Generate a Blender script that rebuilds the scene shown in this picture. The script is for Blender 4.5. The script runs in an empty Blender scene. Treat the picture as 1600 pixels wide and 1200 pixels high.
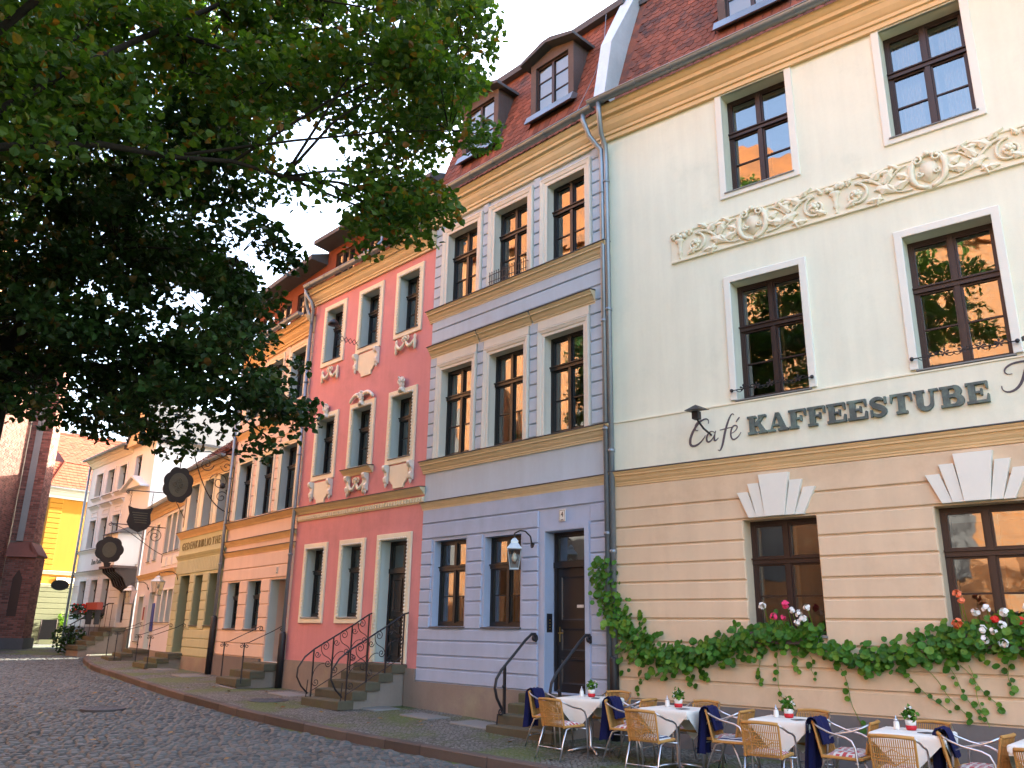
import bpy, math, random
from mathutils import Vector, Matrix
R = math.radians
rnd = random.Random(7)
scene = bpy.context.scene
col = scene.collection

# ---------------------------------------------------------------- camera
cam_d = bpy.data.cameras.new('camera'); cam = bpy.data.objects.new('camera', cam_d); col.objects.link(cam)
cam_d.sensor_width = 36; cam_d.lens = 29.06; cam_d.clip_start = .1; cam_d.clip_end = 2000
pit, roll = .29121, .01732
fw = Vector((0, math.cos(pit), math.sin(pit))); up0 = Vector((0, -math.sin(pit), math.cos(pit))); rt0 = Vector((1, 0, 0))
rt = rt0*math.cos(roll) + up0*math.sin(roll); up = -rt0*math.sin(roll) + up0*math.cos(roll)
M = Matrix((rt, up, -fw)).transposed().to_4x4(); M.translation = (0, 0, 1.6)
cam.matrix_world = M
scene.camera = cam
# ---------------------------------------------------------------- sky and sun (behind the row of houses)
SUN_EL, SUN_DIR = R(24), Vector((.75, .66, 0)).normalized()
w = bpy.data.worlds.new('World'); scene.world = w; w.use_nodes = True
nt = w.node_tree; bg = nt.nodes['Background']
sky = nt.nodes.new('ShaderNodeTexSky'); sky.sky_type = 'NISHITA'; sky.sun_disc = False
sky.sun_elevation = SUN_EL; sky.sun_rotation = math.atan2(SUN_DIR.x, SUN_DIR.y)
sky.air_density = 1.0; sky.dust_density = 4.0; sky.ozone_density = 0.4
nt.links.new(sky.outputs[0], bg.inputs[0]); bg.inputs[1].default_value = .15
sd = bpy.data.lights.new('sun', 'SUN'); sun = bpy.data.objects.new('sun', sd); col.objects.link(sun)
sd.energy = 4.5; sd.angle = R(.5); sd.color = (1, .95, .78)
sdir = Vector((SUN_DIR.x*math.cos(SUN_EL), SUN_DIR.y*math.cos(SUN_EL), math.sin(SUN_EL)))
sun.rotation_euler = sdir.to_track_quat('Z', 'Y').to_euler(); sun.location = (30, 20, 40)
vs = scene.view_settings; vs.view_transform = 'Standard'; vs.look = 'None'; vs.exposure = 3.2; vs.gamma = 1; vs.use_curve_mapping = False
scene.cycles.max_bounces = 8; scene.cycles.transparent_max_bounces = 12; scene.cycles.caustics_reflective = False; scene.cycles.caustics_refractive = False

# ---------------------------------------------------------------- materials
MATS = {}
def mat(name, c, rough=.85, var=.1, scale=1.3, bump=.1, bscale=90, isl=0., orand=0., metal=0., streak=0., spec=.3, c2=None, c2t=.6, c2s=.9):
    m = bpy.data.materials.new(name); m.use_nodes = True; N = m.node_tree.nodes; L = m.node_tree.links
    b = N['Principled BSDF']; b.inputs['Roughness'].default_value = rough; b.inputs['Metallic'].default_value = metal
    b.inputs['Specular IOR Level'].default_value = spec
    tc = N.new('ShaderNodeTexCoord')
    def math_(op, a, bb):
        n = N.new('ShaderNodeMath'); n.operation = op
        for i, v in enumerate((a, bb)):
            if isinstance(v, (int, float)): n.inputs[i].default_value = v
            else: L.new(v, n.inputs[i])
        return n.outputs[0]
    def noise(s, det=5, sc=None, rough_=.6):
        n = N.new('ShaderNodeTexNoise'); n.inputs['Scale'].default_value = s; n.inputs['Detail'].default_value = det; n.inputs['Roughness'].default_value = rough_
        if sc:
            mp = N.new('ShaderNodeMapping'); mp.inputs['Scale'].default_value = sc; L.new(tc.outputs['Object'], mp.inputs[0]); L.new(mp.outputs[0], n.inputs['Vector'])
        else: L.new(tc.outputs['Object'], n.inputs['Vector'])
        return n.outputs['Fac']
    f = math_('ADD', 1.0, math_('MULTIPLY', math_('SUBTRACT', noise(scale), .5), 2*var))
    f = math_('MULTIPLY', f, math_('ADD', 1.0, math_('MULTIPLY', math_('SUBTRACT', noise(scale*14, 4), .5), .9*var)))
    if streak: f = math_('MULTIPLY', f, math_('ADD', 1.0, math_('MULTIPLY', math_('SUBTRACT', noise(2.2, 6, (1.8, 1.8, .16)), .52), 2*streak)))
    if isl:
        g = N.new('ShaderNodeNewGeometry'); f = math_('MULTIPLY', f, math_('ADD', 1-isl, math_('MULTIPLY', g.outputs['Random Per Island'], 2*isl)))
    if orand:
        o = N.new('ShaderNodeObjectInfo'); f = math_('MULTIPLY', f, math_('ADD', 1-orand, math_('MULTIPLY', o.outputs['Random'], 2*orand)))
    src = None
    if c2:
        mx = N.new('ShaderNodeMix'); mx.data_type = 'RGBA'; mx.inputs[6].default_value = (*c, 1); mx.inputs[7].default_value = (*c2, 1)
        mr = N.new('ShaderNodeMapRange'); mr.inputs[1].default_value = c2t-.09; mr.inputs[2].default_value = c2t+.09
        L.new(noise(c2s, 7, None, .7), mr.inputs[0]); L.new(mr.outputs[0], mx.inputs[0]); src = mx.outputs[2]
    v = N.new('ShaderNodeVectorMath'); v.operation = 'SCALE'
    if src: L.new(src, v.inputs[0])
    else: v.inputs[0].default_value = c
    L.new(f, v.inputs['Scale']); L.new(v.outputs[0], b.inputs['Base Color'])
    if bump:
        bp = N.new('ShaderNodeBump'); bp.inputs['Strength'].default_value = bump; bp.inputs['Distance'].default_value = .02
        L.new(noise(bscale, 3), bp.inputs['Height']); L.new(bp.outputs[0], b.inputs['Normal'])
    MATS[name] = m
    return m
mat('cream', (.77, .765, .62), var=.07, streak=.12, c2=(.66, .68, .55), c2t=.64, c2s=.6); mat('cream_trim', (.78, .73, .56), var=.07, streak=.06)
mat('ochre', (.70, .49, .26), var=.1, streak=.1); mat('apricot', (.69, .525, .36), var=.09, streak=.12, c2=(.60, .44, .29), c2t=.63, c2s=.7)
mat('stone_white', (.76, .74, .66), var=.06); mat('plinth', (.25, .21, .18), var=.2, streak=.12, c2=(.3, .27, .2), c2t=.62)
mat('plinth_grey', (.17, .155, .15), var=.18, streak=.1)
mat('blue', (.46, .56, .66), var=.09, streak=.12, c2=(.44, .50, .58), c2t=.64, c2s=.7); mat('blue_deep', (.40, .48, .64), var=.09, streak=.12, c2=(.33, .41, .54), c2t=.64, c2s=.7)
mat('blue_trim', (.72, .69, .60), var=.07, streak=.08); mat('straw', (.68, .58, .38), var=.1, streak=.1)
mat('pink', (.61, .265, .275), var=.10, streak=.12, c2=(.50, .23, .23), c2t=.62, c2s=.7); mat('pale_reveal', (.55, .62, .60), var=.06)
mat('peach', (.70, .54, .45), var=.06, streak=.09); mat('olive', (.47, .49, .32), var=.07, streak=.1); mat('olive_dark', (.30, .33, .2), var=.08)
mat('lilac', (.62, .61, .68), var=.06, streak=.08); mat('chalk', (.68, .70, .69), var=.06, streak=.08)
mat('yellow', (.36, .16, .011), var=.06, streak=.08); mat('grey_green', (.13, .135, .08), var=.08, streak=.08)
mat('wood', (.026, .012, .010), rough=.45, var=.3, bump=.05, spec=.5); mat('wood_black', (.012, .011, .012), rough=.4, var=.3, bump=.05, spec=.5)
mat('old_wood', (.10, .075, .07), rough=.8, var=.4, bump=.3); mat('inner_frame', (.5, .52, .5), rough=.6)
mat('zinc', (.25, .29, .33), rough=.42, metal=.65, var=.25, streak=.12); mat('zinc_pale', (.55, .6, .62), rough=.5, metal=.4, var=.2, streak=.15)
mat('iron', (.012, .012, .016), rough=.5, var=.2, spec=.5, bump=.03); mat('slate', (.08, .08, .085), rough=.7, var=.3)
mat('tile', (.18, .058, .034), rough=.8, var=.22, isl=.32, orand=.32, bump=.25, bscale=40, c2=(.07, .04, .036), c2t=.57, c2s=2.2)
mat('attic_tile', (.17, .045, .022), var=.2); mat('tile_brown', (.25, .095, .03), var=.35, scale=.5, c2=(.15, .07, .035), c2t=.55, c2s=.4); mat('tile_red', (.26, .055, .025), rough=.8, var=.15, isl=.2, orand=.2, bump=.2); mat('mortar', (.12, .095, .08), var=.2)
mat('brick', (.16, .065, .05), rough=.9, var=.25, isl=.4, orand=.4, bump=.35, bscale=50)
mat('cobble', (.072, .077, .076), rough=.62, var=.25, isl=.33, orand=.33, bump=.4, bscale=45, spec=.35, c2=(.07, .085, .05), c2t=.7, c2s=.5)
mat('joint', (.04, .042, .028), rough=.95, var=.3, bump=.4); mat('kerb_red', (.10, .078, .068), rough=.75, var=.25, orand=.22, bump=.3, bscale=50)
mat('granite', (.20, .20, .19), rough=.75, var=.2, orand=.15, bump=.25, bscale=70); mat('step_stone', (.105, .095, .065), rough=.9, var=.3, bump=.3, c2=(.09, .11, .04), c2t=.62)
mat('alu', (.62, .62, .66), rough=.28, metal=.95, var=.05, bump=0); mat('wicker', (.50, .26, .075), rough=.6, var=.25, isl=.12, bump=.3, bscale=200)
mat('cloth', (.78, .75, .68), rough=.95, var=.05, bump=.1); mat('navy', (.012, .014, .075), rough=1, var=.3, bump=.6, bscale=160)
mat('red', (.55, .02, .03), rough=.5, var=.1); mat('porcelain', (.75, .74, .7), rough=.35, var=.03, bump=0)
mat('letter_green', (.085, .105, .10), rough=.55, var=.45, scale=5, c2=(.15, .21, .18), c2t=.55, c2s=4); mat('letter_grey', (.10, .085, .095), rough=.7, var=.2)
mat('letter_olive', (.20, .17, .08), rough=.7); mat('bronze', (.035, .03, .025), rough=.55, metal=.3, var=.4, bump=.3); mat('bronze_relief', (.10, .09, .06), rough=.5, metal=.3, var=.4, bump=.3)
mat('bark', (.018, .015, .012), rough=.95, var=.4, bump=1, bscale=18, streak=.3); mat('curtain', (.5, .38, .2), rough=.9, var=.15, streak=.3); mat('sky_reflection', (.74, .79, .86), rough=.9); mat('curtain_white', (.62, .6, .55), rough=.9, var=.1, streak=.3)  # pale bluish dormer backing has the sky's reflection put into its colour
mat('black_board', (.008, .006, .006), rough=.6); mat('plaque', (.7, .7, .66), rough=.4); mat('brass', (.5, .33, .1), rough=.35, metal=.9, bump=0)
mat('poster_red', (.3, .07, .05), rough=.7); mat('poster_blue', (.05, .08, .3), rough=.6); mat('lamp_shade', (.7, .33, .07), rough=.6)

def leaf_mat(name, cols, tr=.35):
    m = bpy.data.materials.new(name); m.use_nodes = True; N = m.node_tree.nodes; L = m.node_tree.links
    out = N['Material Output']; b = N['Principled BSDF']; b.inputs['Roughness'].default_value = .5; b.inputs['Specular IOR Level'].default_value = .3
    g = N.new('ShaderNodeNewGeometry'); cr = N.new('ShaderNodeValToRGB'); e = cr.color_ramp.elements
    e[0].position = 0; e[0].color = (*cols[0][1], 1); e[1].position = cols[-1][0]; e[1].color = (*cols[-1][1], 1)
    for p, c in cols[1:-1]: x = e.new(p); x.color = (*c, 1)
    L.new(g.outputs['Random Per Island'], cr.inputs[0]); L.new(cr.outputs[0], b.inputs['Base Color'])
    t = N.new('ShaderNodeBsdfTranslucent'); sc = N.new('ShaderNodeVectorMath'); sc.operation = 'MULTIPLY'; sc.inputs[1].default_value = (1.7, 1.6, .5)
    L.new(cr.outputs[0], sc.inputs[0]); L.new(sc.outputs[0], t.inputs[0])
    mx = N.new('ShaderNodeMixShader'); mx.inputs[0].default_value = tr
    L.new(b.outputs[0], mx.inputs[1]); L.new(t.outputs[0], mx.inputs[2]); L.new(mx.outputs[0], out.inputs[0]); MATS[name] = m
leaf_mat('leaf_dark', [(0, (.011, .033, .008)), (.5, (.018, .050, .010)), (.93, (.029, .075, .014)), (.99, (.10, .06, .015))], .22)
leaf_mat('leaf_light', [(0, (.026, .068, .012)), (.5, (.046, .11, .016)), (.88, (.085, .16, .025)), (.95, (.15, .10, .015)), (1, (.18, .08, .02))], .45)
leaf_mat('leaf_vine', [(0, (.03, .10, .010)), (.6, (.055, .18, .016)), (1, (.14, .27, .03))], .25)
leaf_mat('leaf_bright', [(0, (.12, .25, .02)), (1, (.2, .36, .04))], .3)
for n_, c_ in (('petal_white', (.8, .78, .74)), ('petal_pink', (.75, .05, .16)), ('petal_red', (.65, .03, .02)), ('petal_coral', (.8, .2, .09))): mat(n_, c_, rough=.7, var=.08, bump=0)

def glass_mat(name, tint, ior):
    m = bpy.data.materials.new(name); m.use_nodes = True; N = m.node_tree.nodes; L = m.node_tree.links; N.remove(N['Principled BSDF'])
    out = N['Material Output']; tb = N.new('ShaderNodeBsdfTransparent'); tb.inputs[0].default_value = (*tint, 1)
    gl = N.new('ShaderNodeBsdfGlossy'); gl.inputs['Roughness'].default_value = .015; gl.inputs[0].default_value = (.95, .95, .95, 1)
    fr = N.new('ShaderNodeFresnel'); fr.inputs[0].default_value = ior
    tc = N.new('ShaderNodeTexCoord'); n = N.new('ShaderNodeTexNoise'); n.inputs['Scale'].default_value = 2.6; n.inputs['Detail'].default_value = 1.5
    bp = N.new('ShaderNodeBump'); bp.inputs['Strength'].default_value = .13; bp.inputs['Distance'].default_value = .02
    L.new(tc.outputs['Object'], n.inputs['Vector']); L.new(n.outputs[0], bp.inputs['Height']); L.new(bp.outputs[0], gl.inputs['Normal'])
    mx = N.new('ShaderNodeMixShader'); L.new(fr.outputs[0], mx.inputs[0]); L.new(tb.outputs[0], mx.inputs[1]); L.new(gl.outputs[0], mx.inputs[2]); L.new(mx.outputs[0], out.inputs[0]); MATS[name] = m
glass_mat('glass', (.62, .66, .66), 2.6); glass_mat('sky_glass', (.85, .87, .9), 2.4); glass_mat('lamp_glass', (.85, .85, .8), 1.5)

def pattern_mat(name, kind):
    m = bpy.data.materials.new(name); m.use_nodes = True; N = m.node_tree.nodes; L = m.node_tree.links; b = N['Principled BSDF']; b.inputs['Roughness'].default_value = .95
    tc = N.new('ShaderNodeTexCoord'); mp = N.new('ShaderNodeMapping'); L.new(tc.outputs['Object'], mp.inputs[0])
    if kind == 'brick':
        t = N.new('ShaderNodeTexBrick'); t.inputs['Scale'].default_value = 1; t.inputs['Brick Width'].default_value = .28; t.inputs['Row Height'].default_value = .09; t.inputs['Mortar Size'].default_value = .012
        t.inputs['Color1'].default_value = (.31, .12, .035, 1); t.inputs['Color2'].default_value = (.21, .08, .026, 1); t.inputs['Mortar'].default_value = (.22, .16, .11, 1)
        mp.inputs['Rotation'].default_value = (R(-90), 0, 0); L.new(mp.outputs[0], t.inputs['Vector']); L.new(t.outputs[0], b.inputs['Base Color'])
    elif kind == 'check':
        mp.inputs['Scale'].default_value = (11, 11, 1); t = N.new('ShaderNodeTexBrick'); t.inputs['Scale'].default_value = 1; t.inputs['Mortar Size'].default_value = .16; t.inputs['Brick Width'].default_value = 1.6; t.inputs['Row Height'].default_value = .8
        t.inputs['Color1'].default_value = (.55, .05, .05, 1); t.inputs['Color2'].default_value = (.5, .48, .5, 1); t.inputs['Mortar'].default_value = (.7, .67, .62, 1)
        L.new(mp.outputs[0], t.inputs['Vector']); L.new(t.outputs[0], b.inputs['Base Color'])
    elif kind == 'stripe':
        t = N.new('ShaderNodeTexWave'); t.inputs['Scale'].default_value = 6; t.bands_direction = 'X'; cr = N.new('ShaderNodeValToRGB'); cr.color_ramp.interpolation = 'CONSTANT'
        cr.color_ramp.elements[0].color = (.03, .05, .13, 1); cr.color_ramp.elements[1].position = .45; cr.color_ramp.elements[1].color = (.68, .68, .66, 1)
        L.new(mp.outputs[0], t.inputs['Vector']); L.new(t.outputs[0], cr.inputs[0]); L.new(cr.outputs[0], b.inputs['Base Color'])
    elif kind in ('mosaic', 'far_cobble'):
        v = N.new('ShaderNodeTexVoronoi'); v.feature = 'DISTANCE_TO_EDGE'; v.inputs['Scale'].default_value = 15 if kind == 'mosaic' else 6.5; v.inputs['Randomness'].default_value = .75
        v2 = N.new('ShaderNodeTexVoronoi'); v2.inputs['Scale'].default_value = v.inputs['Scale'].default_value; v2.inputs['Randomness'].default_value = .75
        L.new(mp.outputs[0], v.inputs['Vector']); L.new(mp.outputs[0], v2.inputs['Vector'])
        bw = N.new('ShaderNodeRGBToBW'); L.new(v2.outputs['Color'], bw.inputs[0])
        cr = N.new('ShaderNodeValToRGB'); cr.color_ramp.elements[0].color = (.11, .11, .10, 1); cr.color_ramp.elements[1].color = (.26, .255, .235, 1); L.new(bw.outputs[0], cr.inputs[0])
        if kind == 'far_cobble': cr.color_ramp.elements[0].color = (.05, .05, .055, 1); cr.color_ramp.elements[1].color = (.12, .12, .13, 1)
        nz = N.new('ShaderNodeTexNoise'); nz.inputs['Scale'].default_value = .75; nz.inputs['Detail'].default_value = 6; L.new(tc.outputs['Object'], nz.inputs['Vector'])
        mr = N.new('ShaderNodeMapRange'); mr.inputs[1].default_value = .45; mr.inputs[2].default_value = .60; L.new(nz.outputs[0], mr.inputs[0])
        ms = N.new('ShaderNodeMapRange'); ms.inputs[1].default_value = .02; ms.inputs[2].default_value = .16; L.new(v.outputs[0], ms.inputs[0])
        moss = N.new('ShaderNodeMix'); moss.data_type = 'RGBA'; moss.inputs[6].default_value = (.045, .045, .03, 1); moss.inputs[7].default_value = (.085, .12, .018, 1); L.new(mr.outputs[0], moss.inputs[0])
        sub = N.new('ShaderNodeMath'); sub.operation = 'MULTIPLY_ADD'; sub.inputs[1].default_value = -.62; L.new(mr.outputs[0], sub.inputs[0]); L.new(ms.outputs[0], sub.inputs[2]); sub.use_clamp = True
        mx = N.new('ShaderNodeMix'); mx.data_type = 'RGBA'; L.new(sub.outputs[0], mx.inputs[0]); L.new(moss.outputs[2], mx.inputs[6]); L.new(cr.outputs[0], mx.inputs[7]); L.new(mx.outputs[2], b.inputs['Base Color'])
        bp = N.new('ShaderNodeBump'); bp.inputs['Strength'].default_value = .8; bp.inputs['Distance'].default_value = .02; L.new(ms.outputs[0], bp.inputs['Height']); L.new(bp.outputs[0], b.inputs['Normal'])
        b.inputs['Roughness'].default_value = .75
    MATS[name] = m
for k in ('brick', 'check', 'stripe', 'mosaic', 'far_cobble'): pattern_mat(k+'_pattern', k)

# ---------------------------------------------------------------- mesh helpers
class MB:
    def __init__(s): s.v = []; s.f = []
    def add(s, vs, fs):
        o = len(s.v); s.v += [tuple(p) for p in vs]; s.f += [tuple(i+o for i in f) for f in fs]; return s
    def box(s, x0, x1, y0, y1, z0, z1):
        return s.add([(x0, y0, z0), (x1, y0, z0), (x1, y1, z0), (x0, y1, z0), (x0, y0, z1), (x1, y0, z1), (x1, y1, z1), (x0, y1, z1)],
                     [(0, 3, 2, 1), (4, 5, 6, 7), (0, 1, 5, 4), (1, 2, 6, 5), (2, 3, 7, 6), (3, 0, 4, 7)])
    def block(s, x0, x1, y0, y1, z0, z1, c=.012):   # front (y0) edges chamfered
        return s.add([(x0, y1, z0), (x1, y1, z0), (x1, y1, z1), (x0, y1, z1), (x0, y0+c, z0), (x1, y0+c, z0), (x1, y0+c, z1), (x0, y0+c, z1),
                      (x0+c, y0, z0+c), (x1-c, y0, z0+c), (x1-c, y0, z1-c), (x0+c, y0, z1-c)],
                     [(8, 9, 10, 11), (0, 1, 5, 4), (1, 2, 6, 5), (2, 3, 7, 6), (3, 0, 4, 7), (4, 5, 9, 8), (5, 6, 10, 9), (6, 7, 11, 10), (7, 4, 8, 11), (0, 3, 2, 1)])
    def slab(s, x0, x1, y0, y1, z0, z1, c=.012):     # top edges chamfered
        return s.add([(x0, y0, z0), (x1, y0, z0), (x1, y1, z0), (x0, y1, z0), (x0, y0, z1-c), (x1, y0, z1-c), (x1, y1, z1-c), (x0, y1, z1-c),
                      (x0+c, y0+c, z1), (x1-c, y0+c, z1), (x1-c, y1-c, z1), (x0+c, y1-c, z1)],
                     [(8, 9, 10, 11), (0, 1, 5, 4), (1, 2, 6, 5), (2, 3, 7, 6), (3, 0, 4, 7), (4, 5, 9, 8), (5, 6, 10, 9), (6, 7, 11, 10), (7, 4, 8, 11), (0, 3, 2, 1)])
    def prism(s, prof, x0, x1):    # profile of (y, z), run along x
        n = len(prof); vs = [(x0, y, z) for y, z in prof]+[(x1, y, z) for y, z in prof]
        return s.add(vs, [(i, (i+1) % n, n+(i+1) % n, n+i) for i in range(n)]+[tuple(range(n))[::-1], tuple(range(n, 2*n))])
    def plate(s, pts, y0, y1, b=0.):     # outline of (x, z), thickness in y (y0 in front)
        n = len(pts); cx = sum(p[0] for p in pts)/n; cz = sum(p[1] for p in pts)/n
        k = 1-b
        vs = [(cx+(x-cx)*k, y0, cz+(z-cz)*k) for x, z in pts]+[(x, y1, z) for x, z in pts]
        return s.add(vs, [tuple(range(n)), tuple(range(n, 2*n))[::-1]]+[(i, n+i, n+(i+1) % n, (i+1) % n) for i in range(n)])
    def tube(s, path, r, n=7, caps=True):
        P = [Vector(p) for p in path]; m = len(P); rs = r if isinstance(r, (list, tuple)) else [r]*m
        ring0 = len(s.v); a = None; vs = []
        for i, p in enumerate(P):
            t = (P[min(i+1, m-1)]-P[max(i-1, 0)])
            t = t.normalized() if t.length > 1e-9 else Vector((0, 0, 1))
            if a is None: a = t.orthogonal().normalized()
            a = (a-t*a.dot(t)); a = a.normalized() if a.length > 1e-6 else t.orthogonal().normalized()
            bb = t.cross(a)
            for k in range(n):
                th = 2*math.pi*k/n; vs.append(p+(a*math.cos(th)+bb*math.sin(th))*rs[i])
        fs = [(i*n+k, i*n+(k+1) % n, (i+1)*n+(k+1) % n, (i+1)*n+k) for i in range(m-1) for k in range(n)]
        if caps: fs += [tuple(range(n))[::-1], tuple(range((m-1)*n, m*n))]
        return s.add(vs, fs)
    def lathe(s, prof, c=(0, 0, 0), n=12, ax='z', sx=1., sy=1.):
        m = len(prof); vs = []
        for r, z in prof:
            for k in range(n):
                th = 2*math.pi*k/n; x, y = r*math.cos(th)*sx, r*math.sin(th)*sy
                vs.append((c[0]+x, c[1]+y, c[2]+z) if ax == 'z' else (c[0]+x, c[1]+z, c[2]+y))
        return s.add(vs, [(i*n+k, i*n+(k+1) % n, (i+1)*n+(k+1) % n, (i+1)*n+k) for i in range(m-1) for k in range(n)]+[tuple(range(n))[::-1], tuple(range((m-1)*n, m*n))])
    def ball(s, c, r, n=8, m=5, sy=1., sz=1.):
        return s.lathe([(max(.001, r*math.sin(math.pi*i/m)), -r*math.cos(math.pi*i/m)*sz) for i in range(m+1)], c, n, 'z', 1., sy)
    def rings(s, x0, x1, z0, z1, prof, open_bottom=False):   # mitred frame: prof = [(inset, y)]
        vs = []
        for d, y in prof:
            zb = z0 if open_bottom else z0+d
            vs += [(x0+d, y, zb), (x0+d, y, z1-d), (x1-d, y, z1-d), (x1-d, y, zb)]
        fs = []
        for i in range(len(prof)-1):
            for k in range(3 if open_bottom else 4):
                fs.append((4*i+k, 4*i+(k+1) % 4, 4*i+4+(k+1) % 4, 4*i+4+k))
        return s.add(vs, fs)
    def build(s, name, m, parent=None, smooth=False, kind=None, loc=None):
        me = bpy.data.meshes.new(name); me.from_pydata(s.v, [], s.f); me.update()
        if smooth: me.polygons.foreach_set('use_smooth', [True]*len(me.polygons))
        return link(name, me, m, parent, kind, loc)
def link(name, me, m, parent=None, kind=None, loc=None):
    if m is not None and not me.materials: me.materials.append(MATS[m])
    o = bpy.data.objects.new(name, me); col.objects.link(o); o.parent = parent
    if loc: o.location = loc
    if kind: o['kind'] = kind
    return o
def tag(o, label, cat, group=None):
    o['label'] = label; o['category'] = cat
    if group: o['group'] = group
    return o
def thing(name, label, cat, loc=(0, 0, 0), rz=0., group=None):
    o = bpy.data.objects.new(name, None); col.objects.link(o); o.location = loc; o.rotation_euler = (0, 0, rz); o.empty_display_size = .3
    return tag(o, label, cat, group)
def copy_tree(o, parent=None):
    c = o.copy(); col.objects.link(c); c.parent = parent
    for ch in list(o.children): copy_tree(ch, c)
    return c
def spiral(cx, cz, r0, turns, a0, n=22, y=0., d=1, r1=.12):   # curl in the xz plane, from radius r0 inwards
    out = []
    for i in range(n+1):
        t = i/n; r = r0*(1-t*(1-r1)); a = a0+d*turns*2*math.pi*t; out.append((cx+r*math.cos(a), y, cz+r*math.sin(a)))
    return out
def bez(p0, p1, p2, p3, n=10):
    return [tuple((1-t)**3*a+3*t*(1-t)**2*b+3*t*t*(1-t)*c+t**3*d for a, b, c, d in zip(p0, p1, p2, p3)) for t in [i/n for i in range(n+1)]]
def interp(x, xs, ys):
    if x <= xs[0]: return ys[0]
    for a, b, c, d in zip(xs, xs[1:], ys, ys[1:]):
        if x <= b: return c+(d-c)*(x-a)/(b-a)
    return ys[-1]
GY, GZ = [-60, 10, 14, 17.7, 21.5, 25.4, 28, 35.6, 39.5, 48, 120], [-.12, -.06, 0, .12, .19, .28, .31, .46, .62, .68, .75]
def zs(y): return interp(y, GY, GZ)      # height of the pavement; the street climbs gently
def zr(y): return zs(y)-.11              # height of the roadway
# ---------------------------------------------------------------- building helpers (local frame: x along the facade, y into the house, z up)
FR = {}
def house(key, label, A, yaw, L, cat='house'):
    h = thing('townhouse', label, cat, (A[0], A[1], 0), R(yaw)); FR[key] = (Vector((A[0], A[1], 0)), R(yaw), L, h); return h
def wpos(key, x, y, z):
    A, a, L, h = FR[key]; return Vector((A.x+x*math.cos(a)-y*math.sin(a), A.y+x*math.sin(a)+y*math.cos(a), z))
def wall(P, m, x0, x1, z0, z1, ops, depth=8., rev=.2, top=True, name='wall', rm=None):
    xs = sorted({x0, x1}|{v for o in ops for v in o[:2]}); zz = sorted({z0, z1}|{min(max(v, z0), z1) for o in ops for v in o[2:]})
    b = MB(); R_ = []
    def hole(cx, cz): return any(o[0] < cx < o[1] and o[2] < cz < o[3] for o in ops)
    for xa, xb in zip(xs, xs[1:]):
        for za, zb in zip(zz, zz[1:]):
            if not hole((xa+xb)/2, (za+zb)/2): b.add([(xa, 0, za), (xb, 0, za), (xb, 0, zb), (xa, 0, zb)], [(0, 1, 2, 3)])
    for a, c, d, e in ops:
        d, e = max(d, z0), min(e, z1)
        r = MB() if rm else b; R_.append(r)
        r.add([(a, 0, d), (c, 0, d), (c, 0, e), (a, 0, e), (a, rev, d), (c, rev, d), (c, rev, e), (a, rev, e)], [(0, 3, 7, 4), (1, 5, 6, 2), (3, 2, 6, 7), (0, 4, 5, 1)])
        b.add([(a-.2, rev+.02, d-.2), (a, rev+.02, d-.2), (a, rev+.02, e+.2), (a-.2, rev+.02, e+.2)], [(0, 1, 2, 3)]).add([(c, rev+.02, d-.2), (c+.2, rev+.02, d-.2), (c+.2, rev+.02, e+.2), (c, rev+.02, e+.2)], [(0, 1, 2, 3)])
    b.add([(x0, 0, z0), (x0, depth, z0), (x0, depth, z1), (x0, 0, z1)], [(0, 1, 2, 3)]).add([(x1, 0, z0), (x1, depth, z0), (x1, depth, z1), (x1, 0, z1)], [(3, 2, 1, 0)])
    b.add([(x0, depth, z0), (x1, depth, z0), (x1, depth, z1), (x0, depth, z1)], [(3, 2, 1, 0)])
    if top: b.add([(x0, 0, z1), (x1, 0, z1), (x1, depth, z1), (x0, depth, z1)], [(0, 1, 2, 3)])
    o = b.build(name, m, P)
    for r in (R_ if rm else ()): r.build('reveal', rm, o)
    return o
def courses(P, m, zl, x0, x1, ops, proud=.03, gap=.028, mg=.07, name='plaster_course'):
    for za, zb in zip(zl, zl[1:]):
        lo, hi = min(za, zb)+gap/2, max(za, zb)-gap/2
        cuts = sorted((o[0]-mg, o[1]+mg) for o in ops if o[2]-mg*.5 < hi-.03 and o[3]+mg*.5 > lo+.03)
        x = x0
        for a, b in cuts+[(x1, x1)]:
            if a-x > .06: MB().block(x, a, -proud, .01, lo, hi).build(name, m, P)
            x = max(x, b)
def cornice(P, m, x0, x1, zb, zt, p, name='cornice', cap=None):
    h = zt-zb
    pr = [(.02, zb), (-.18*p, zb), (-.18*p, zb+.14*h), (-.27*p, zb+.16*h), (-.27*p, zb+.26*h), (-.34*p, zb+.3*h), (-.48*p, zb+.42*h), (-.56*p, zb+.56*h), (-.6*p, zb+.58*h), (-.6*p, zb+.66*h),
          (-.8*p, zb+.68*h), (-.8*p, zb+.80*h), (-.86*p, zb+.83*h), (-.97*p, zb+.92*h), (-p, zt), (.02, zt+.015)]
    o = MB().prism(pr, x0, x1).build(name, m, P)
    if cap: MB().prism([(.02, zt+.018), (-p-.02, zt+.003), (-p-.02, zt+.018), (.02, zt+.04)], x0-.01, x1+.01).build('flashing', cap, o)
    return o
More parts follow.
